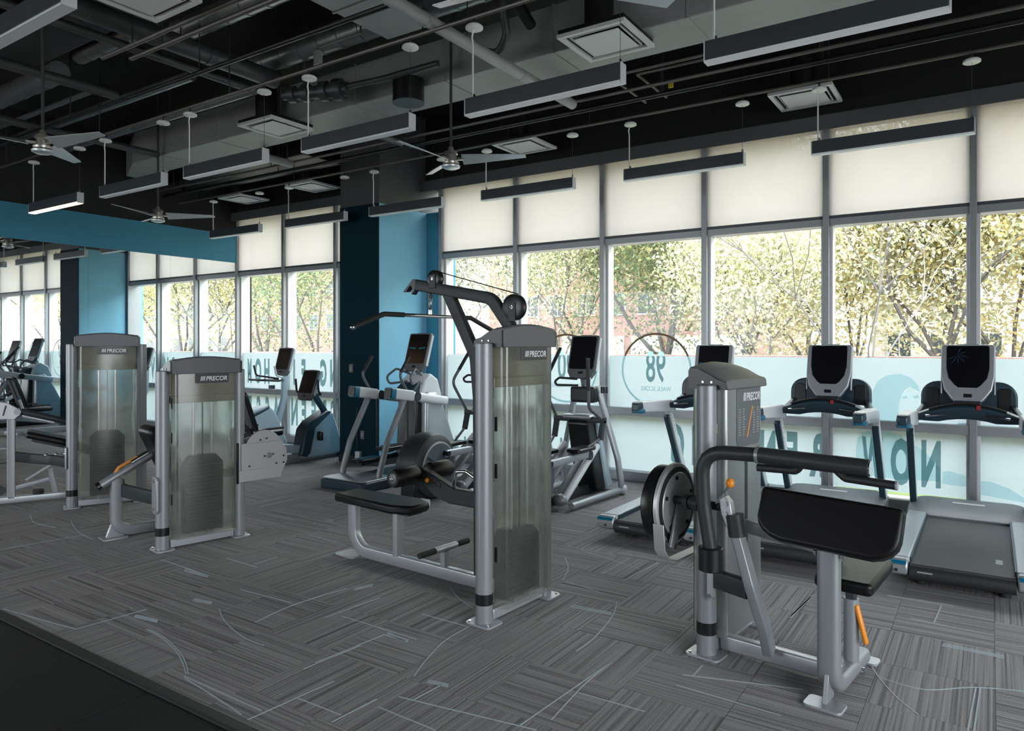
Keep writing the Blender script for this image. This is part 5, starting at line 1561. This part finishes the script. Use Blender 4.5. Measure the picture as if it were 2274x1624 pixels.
MB().tube([(0, -0.28, 0.05), (0, 0.84, 0.05)], 0, rect=(0.05, 0.10)).build('base_rail', 'pale_blue_plastic', o)
MB().tube([(0, 0.02, 0.40), (0, -0.14, 0.92)], 0, rect=(0.06, 0.07)).build('seat_post', 'silver', o)
sd = MB().loft([[(a * w_, yy, 0.95 + b) for a, b in ((-1, 0), (-0.8, 0.035), (0, 0.05), (0.8, 0.035), (1, 0), (0.7, -0.04), (-0.7, -0.04))] for yy, w_ in ((-0.30, 0.10), (-0.26, 0.13), (-0.14, 0.12), (-0.02, 0.05), (0.06, 0.028))])
sd.build('saddle', 'vinyl', o, bevel=0.008)

# ---------------- charger hanging at the foot of the pillar
p_ = on_y(800, 1008, PY0)
o = root('power_adapter', (p_.x, PY0 - 0.035, p_.z - 0.04), 'small white power adapter on a black cord low on the pillar', 'adapter')
MB().box((0, 0, 0.03), (0.09, 0.06, 0.10)).build('adapter_body', 'white_plastic', o, bevel=0.012, seg=3)
MB().tube([(0, -0.01, 0.08), (-0.01, -0.02, 0.30), (0.0, -0.03, 0.70)], 0.007, n=8).build('cord', 'black_plastic', o)
# ================================================================== OUTSIDE
mat('grass_ground', (0.10, 0.14, 0.035), 0.9, noise=0.4, nscale=3)
mat('pavement', (0.42, 0.41, 0.39), 0.9, noise=0.08, nscale=5)
mat('asphalt', (0.16, 0.16, 0.165), 0.9, noise=0.12, nscale=8)
mat('bark', (0.17, 0.155, 0.145), 0.9, noise=0.3, nscale=12)
mat('concrete_pale', (0.50, 0.49, 0.47), 0.85, noise=0.06, nscale=2)
mat('stucco', (0.50, 0.46, 0.40), 0.85, noise=0.06, nscale=3)
mat('tower_stone', (0.34, 0.32, 0.34), 0.85, noise=0.05, nscale=1)
mat('pale_tower', (0.55, 0.56, 0.58), 0.85, noise=0.05, nscale=1)
mat('window_dark', (0.05, 0.06, 0.07), 0.15, noise=0.2, nscale=1)
mat('window_pale', (0.45, 0.50, 0.55), 0.25, noise=0.2, nscale=1)
mat('garage_white', (0.60, 0.60, 0.58), 0.6, noise=0.05, nscale=6)
mat('bus_white', (0.65, 0.67, 0.68), 0.35)
mat('bus_teal', (0.15, 0.35, 0.42), 0.35)
mat('tyre', (0.02, 0.02, 0.02), 0.8)


def brick_mat(name, c1, c2, mortar, sc=1.0):
    m = bpy.data.materials.new(name)
    m.use_nodes = True
    nt = m.node_tree
    b = nt.nodes['Principled BSDF']
    b.inputs['Roughness'].default_value = 0.9
    tc = nt.nodes.new('ShaderNodeTexCoord')
    mp = nt.nodes.new('ShaderNodeMapping')
    mp.inputs['Rotation'].default_value = (math.radians(90), 0, 0)
    br = nt.nodes.new('ShaderNodeTexBrick')
    br.inputs['Color1'].default_value = (*c1, 1)
    br.inputs['Color2'].default_value = (*c2, 1)
    br.inputs['Mortar'].default_value = (*mortar, 1)
    br.inputs['Scale'].default_value = 4.0 * sc
    br.inputs['Mortar Size'].default_value = 0.014
    nt.links.new(tc.outputs['Object'], mp.inputs[0])
    nt.links.new(mp.outputs[0], br.inputs['Vector'])
    nt.links.new(br.outputs['Color'], b.inputs['Base Color'])
    M[name] = m


brick_mat('brick_red', (0.27, 0.145, 0.12), (0.23, 0.115, 0.095), (0.33, 0.26, 0.23))  # paled and desaturated: haze and glare put into the brick colour
brick_mat('brick_wall', (0.26, 0.10, 0.08), (0.21, 0.08, 0.06), (0.32, 0.24, 0.2))


def leaf_mat(name, cols):
    m = bpy.data.materials.new(name)
    m.use_nodes = True
    nt = m.node_tree
    nt.nodes.remove(nt.nodes['Principled BSDF'])
    ge = nt.nodes.new('ShaderNodeNewGeometry')
    rp = nt.nodes.new('ShaderNodeValToRGB')
    for k, c in enumerate(cols):
        p_ = k / (len(cols) - 1)
        if k == 0 or k == len(cols) - 1:
            e = rp.color_ramp.elements[0 if k == 0 else -1]
        else:
            e = rp.color_ramp.elements.new(p_)
        e.position = p_
        e.color = (*c, 1)
    d = nt.nodes.new('ShaderNodeBsdfDiffuse')
    t = nt.nodes.new('ShaderNodeBsdfTranslucent')
    mx = nt.nodes.new('ShaderNodeMixShader')
    mx.inputs[0].default_value = 0.35
    nt.links.new(ge.outputs['Random Per Island'], rp.inputs[0])
    nt.links.new(rp.outputs[0], d.inputs[0])
    nt.links.new(rp.outputs[0], t.inputs[0])
    nt.links.new(d.outputs[0], mx.inputs[1])
    nt.links.new(t.outputs[0], mx.inputs[2])
    nt.links.new(mx.outputs[0], nt.nodes['Material Output'].inputs[0])
    M[name] = m


leaf_mat('leaf_green', [(0.159, 0.220, 0.134), (0.256, 0.317, 0.183), (0.354, 0.390, 0.220), (0.586, 0.512, 0.244)])
leaf_mat('leaf_dark', [(0.085, 0.134, 0.091), (0.146, 0.195, 0.122), (0.220, 0.256, 0.146), (0.512, 0.342, 0.183)])
leaf_mat('leaf_yellow', [(0.630, 0.537, 0.268), (0.692, 0.623, 0.366), (0.482, 0.483, 0.305), (0.283, 0.333, 0.220)])
leaf_mat('leaf_pale', [(0.732, 0.683, 0.415), (0.610, 0.586, 0.366), (0.390, 0.403, 0.244), (0.805, 0.756, 0.561)])
leaf_mat('leaf_gold', [(0.692, 0.537, 0.220), (0.731, 0.623, 0.317), (0.577, 0.537, 0.293), (0.672, 0.644, 0.415)])

gr = MB().bx(-140, 160, YW + 0.42, 260, -0.32, -0.12).build('ground', 'pavement', smooth=0)
struct(gr, 'pale paved ground outside the windows')
gl = MB().bx(-60, 60, YW + 1.0, 11.6, -0.125, -0.095).build('lawn', 'grass_ground', smooth=0)
tag(gl, 'strip of grass right outside the windows', 'lawn', kind='structure')
gb = MB().bx(-140, 160, -60, YB - 0.4, -0.32, -0.12).bx(XR + 0.4, 160, YB - 0.4, YW + 0.42, -0.32, -0.12).build('ground_side', 'pavement', smooth=0)
struct(gb)
rd = MB().bx(-140, 160, 17.5, 29, -0.125, -0.10).build('road', 'asphalt', smooth=0)
tag(rd, 'grey asphalt road behind the low brick wall', 'road', kind='structure')

# low brick wall along the street
o = root('garden_wall', (-30, 15.8, -0.12), 'low red brick wall along the street', 'wall')
MB().bx(0, 70, 0, 0.3, 0, 1.48).build('masonry', 'brick_wall', o, smooth=0)
MB().bx(-0.03, 70.03, -0.04, 0.34, 1.48, 1.56).build('coping', 'brick_red', o, bevel=0.01)


def facade(name, x0, x1, y, h_, depth, mt, label, wins_, wmat='window_dark', sill=True, frame='concrete_pale'):
    o = root(name, (x0, y, -0.12), label, 'building')
    MB().bx(0, x1 - x0, 0, depth, 0, h_).build('walls', mt, o, smooth=0)
    MB().bx(-0.15, x1 - x0 + 0.15, -0.15, depth + 0.15, h_, h_ + 0.3).build('parapet', frame, o, smooth=0)
    for (wx, wz, ww, wh) in wins_:
        f_ = MB().bx(wx - 0.06, wx + ww + 0.06, -0.06, 0.05, wz - 0.08, wz + wh + 0.06).build('window', frame, o, smooth=0)
        MB().bx(wx, wx + ww / 2 - 0.03, -0.075, -0.055, wz, wz + wh).build('pane', wmat, f_, smooth=0)
        MB().bx(wx + ww / 2 + 0.03, wx + ww, -0.075, -0.055, wz, wz + wh).build('pane', wmat, f_, smooth=0)
    return o


# red brick block across the street
wl = []
for fl in range(4):
    for k in range(9):
        wl.append((0.8 + 2.05 * k, 3.7 + 2.9 * fl, 1.15, 1.25))
o = facade('brick_building', -28.6, -10.9, 40, 15, 14, 'brick_red', 'red brick apartment block seen behind the trees', wl)
for k in range(7):
    MB().bx(1.0 + 2.4 * k, 2.9 + 2.4 * k, -0.08, 0.02, 0.0, 2.35).build('garage_door', 'garage_white', o, smooth=0)
wl = [(0.6 + 3.0 * k, 2.6 + 3.0 * fl, 2.4, 1.5) for fl in range(4) for k in range(3)]
o = facade('pale_building', -40.5, -28.7, 41, 15, 12, 'concrete_pale', 'pale building with dark window bands left of the brick block', wl)
wl = [(0.8 + 2.3 * k, 3.3 + 2.9 * fl, 1.1, 1.25) for fl in range(3) for k in range(9)]
facade('brick_building', -66, -44, 44, 13, 12, 'brick_red', 'distant red brick block seen through the left windows', wl)

# tower blocks far away
wl = [(1.2 + 2.6 * k, 8 + 3.0 * fl, 1.3, 1.5) for fl in range(8) for k in range(12)]
o = facade('tower_block', -9, 24, 118, 62, 20, 'tower_stone', 'tall grey tower block with balconies at upper right', wl, 'window_pale', frame='pale_tower')
for k in (4, 7, 10):
    for fl in range(8):
        MB().bx(1.0 + 2.6 * k, 3.1 + 2.6 * k, -1.0, 0.0, 7.6 + 3.0 * fl, 7.75 + 3.0 * fl).build('balcony_slab', 'pale_tower', o, smooth=0)
        MB().bx(1.0 + 2.6 * k, 3.1 + 2.6 * k, -1.02, -0.96, 8.5 + 3.0 * fl, 8.56 + 3.0 * fl).build('balcony_rail', 'alu_dark', o, smooth=0)
wl = [(1.0 + 3.0 * k, 10 + 3.2 * fl, 1.6, 1.6) for fl in range(7) for k in range(5)]
facade('tower_block', -33.5, -24.5, 150, 34, 20, 'pale_tower', 'pale hazy tower block behind the bare sapling', wl, 'window_pale', frame='pale_tower')
wl = [(1.0 + 3.0 * k, 10 + 3.2 * fl, 1.6, 1.6) for fl in range(8) for k in range(4)]
facade('tower_block', -52, -40, 165, 44, 20, 'tower_stone', 'hazy grey tower block left of the pale one', wl, 'window_pale', frame='pale_tower')

# low houses
wl = [(0.7 + 1.7 * k, 0.9, 0.9, 1.4) for k in range(5)]
facade('low_house', -4.6, 4.2, 37, 3.6, 9, 'stucco', 'low beige house behind the forked yellow tree', wl, 'window_dark', frame='concrete_pale')
wl = [(0.8 + 2.2 * k, 1.0 + 2.8 * fl, 1.1, 1.4) for k in range(6) for fl in range(2)]
facade('beige_house', 9, 23, 33, 6.4, 10, 'stucco', 'beige two storey house seen only in the mirror', wl, 'window_dark', frame='concrete_pale')
wl = [(0.8 + 2.2 * k, 1.0 + 2.8 * fl, 1.1, 1.4) for k in range(8) for fl in range(2)]
facade('beige_house', 26, 45, 36, 6.8, 10, 'stucco', 'second beige house at the far left of the mirror image', wl, 'window_dark', frame='concrete_pale')

# parked bus
o = root('bus', (-19.6, 22.0, -0.10), 'white bus with teal stripes on the street left of the lat pulldown', 'bus')
MB().bx(-4.5, 2.2, 0, 2.4, 0.45, 2.75).build('body', 'bus_white', o, bevel=0.15, seg=3)
MB().bx(-4.5, 2.2, -0.012, 0.0, 0.95, 1.25).build('stripe', 'bus_teal', o)
MB().bx(-4.5, 2.2, -0.012, 0.0, 0.60, 0.72).build('stripe', 'bus_teal', o)
for k in range(4):
    MB().bx(-4.2 + 1.6 * k, -2.8 + 1.6 * k, -0.015, 0.0, 1.55, 2.35).build('side_window', 'window_dark', o, bevel=0.005)
for xx in (-3.3, 1.0):
    w_ = MB().cyl((xx, -0.05, 0.45), (xx, 0.3, 0.45), 0.45, n=24).build('wheel', 'tyre', o)
    MB().cyl((xx, -0.07, 0.45), (xx, -0.04, 0.45), 0.24, n=18).build('hubcap', 'concrete_pale', w_)


# ---- trees
def tree(x, y, hgt, rad, lm, label, n_leaf=5200, leaf=0.13, seed=1, trunk_h=0.35, trunk_r=0.16, sparse=1.0, group='autumn trees outside', flat=0.75, levels=3):
    n_leaf = int(n_leaf * 5.0)
    leaf *= 0.50
    trunk_r *= 0.62
    trunk_h *= 0.6
    rnd = random.Random(seed)
    nr = np.random.RandomState(seed)
    o = root('tree', (x, y, -0.12), label, 'tree', group)
    wood = MB()
    tips = []

    def grow(p, d, ln, r, lev):
        q = p + d * ln
        mid = p.lerp(q, 0.5) + Vector((rnd.uniform(-1, 1), rnd.uniform(-1, 1), rnd.uniform(-0.3, 0.6))) * ln * 0.07
        wood.tube([p, mid, q], r, n=6, taper=(1.0, 0.62))
        if lev == 0:
            tips.append(q)
            return
        tips.append(mid)
        tips.append(q)
        for k in range(rnd.choice((3, 3, 4))):
            a = rnd.uniform(0, 2 * math.pi)
            sp = rnd.uniform(0.45, 0.95)
            nd = (d + Vector((math.cos(a), math.sin(a), rnd.uniform(-0.1, 0.45))) * sp).normalized()
            grow(q, nd, ln * rnd.uniform(0.58, 0.78), r * 0.6, lev - 1)
    th = hgt * trunk_h
    wood.tube([(0, 0, 0), (rnd.uniform(-.1, .1), rnd.uniform(-.1, .1), th * 0.5), (0, 0, th)], trunk_r, n=10, taper=(1.15, 0.8))
    for k in range(5):
        a = 2 * math.pi * k / 5 + rnd.uniform(-0.4, 0.4)
        sp = 0.8 if k else 0.1
        nd = Vector((math.cos(a) * sp, math.sin(a) * sp, 1)).normalized()
        grow(Vector((0, 0, th * (0.85 if k else 1))), nd, (hgt - th) * 0.40, trunk_r * 0.55, levels)
    wood.build('trunk', 'bark', o)
    # leaf clusters round the branch tips, kept inside the crown
    T = np.array([tuple(t) for t in tips])
    idx = nr.randint(0, len(T), n_leaf)
    P = T[idx] + nr.normal(0, rad * 0.20, (n_leaf, 3))
    c = np.array([0, 0, th + (hgt - th) * 0.5])
    sc = np.array([rad, rad, (hgt - th) * flat])
    rr = np.linalg.norm((P - c) / sc, axis=1)
    P = P[rr < 1.15]
    n = len(P)
    a = nr.normal(0, 1, (n, 3))
    a /= np.linalg.norm(a, axis=1)[:, None]
    b = np.cross(a, nr.normal(0, 1, (n, 3)))
    b /= np.linalg.norm(b, axis=1)[:, None]
    s = leaf * nr.uniform(0.6, 1.3, (n, 1))
    V = np.stack([P - a * s, P + b * s * 0.55, P + a * s, P - b * s * 0.55], 1).reshape(-1, 3)
    me = bpy.data.meshes.new('foliage')
    me.vertices.add(4 * n)
    me.vertices.foreach_set('co', V.ravel())
    me.loops.add(4 * n)
    me.loops.foreach_set('vertex_index', np.arange(4 * n))
    me.polygons.add(n)
    me.polygons.foreach_set('loop_start', np.arange(0, 4 * n, 4))
    me.polygons.foreach_set('loop_total', np.full(n, 4))
    me.update(calc_edges=True)
    me.materials.append(M[lm])
    f_ = bpy.data.objects.new('foliage', me)
    COL.objects.link(f_)
    f_.parent = o
    f_['kind'] = 'stuff'
    return o


def TX(px_, Y):
    r = ray(px_, 768)
    return r.x * Y / r.y


tree(TX(1480, 22), 22, 9.5, 4.2, 'leaf_green', 'broad green tree behind the walk score circle', 11000, 0.15, 3, 0.22, 0.24)
tree(TX(1660, 27), 27, 10, 4.2, 'leaf_yellow', 'yellow green tree right of the broad green tree', 8000, 0.17, 5, 0.25, 0.2)
tree(TX(1700, 19), 19, 5.2, 2.6, 'leaf_pale', 'pale leafy tree above the arm curl tower', 4500, 0.11, 8, 0.2, 0.1)
tree(TX(1930, 15), 15, 7.0, 2.6, 'leaf_pale', 'thin half bare sapling between the two right treadmill screens', 1300, 0.085, 11, 0.2, 0.06, levels=3)
tree(TX(2095, 24), 24, 8.2, 3.6, 'leaf_yellow', 'yellow tree with a dark forked trunk at right', 7000, 0.15, 14, 0.28, 0.2)
tree(TX(2250, 25), 25, 7.8, 3.4, 'leaf_gold', 'golden tree at the right picture edge', 8000, 0.16, 17, 0.2, 0.18)
tree(TX(1900, 29), 29, 8.0, 3.8, 'leaf_gold', 'golden tree behind the half bare sapling', 6500, 0.17, 19, 0.2, 0.18)
tree(TX(1790, 33), 33, 9.5, 4.0, 'leaf_yellow', 'yellow tree behind the middle treadmill', 6500, 0.18, 21, 0.2, 0.18)
tree(TX(1240, 19), 19, 7.5, 3.0, 'leaf_pale', 'pale speckled tree right of the lat pulldown pulley', 8500, 0.10, 23, 0.18, 0.11)
tree(TX(1290, 29), 29, 11, 3.8, 'leaf_green', 'green tree behind the pale speckled tree', 6500, 0.17, 25, 0.25, 0.2)
tree(TX(1000, 27), 27, 9.5, 3.2, 'leaf_green', 'green tree in the first window right of the pillar', 6000, 0.16, 27, 0.2, 0.2)
tree(TX(590, 26), 26, 11, 4.2, 'leaf_dark', 'dark green tree in the left windows', 12000, 0.16, 29, 0.12, 0.25)
tree(TX(705, 20), 20, 8.6, 3.6, 'leaf_green', 'grey green tree left of the pillar', 9000, 0.13, 31, 0.15, 0.16)
for k, (xx, yy, hh, lm) in enumerate(((4.5, 23, 8.5, 'leaf_gold'), (9.5, 20, 8.5, 'leaf_yellow'), (14, 25, 9, 'leaf_gold'), (20, 22, 9, 'leaf_yellow'), (26, 24, 9, 'leaf_gold'), (33, 25, 9.5, 'leaf_yellow'))):
    tree(xx, yy, hh, 3.9, lm, 'yellow street tree seen only in the mirror, %s from the corner' % ordn[k], 5500, 0.16, 40 + k, 0.22, 0.2)
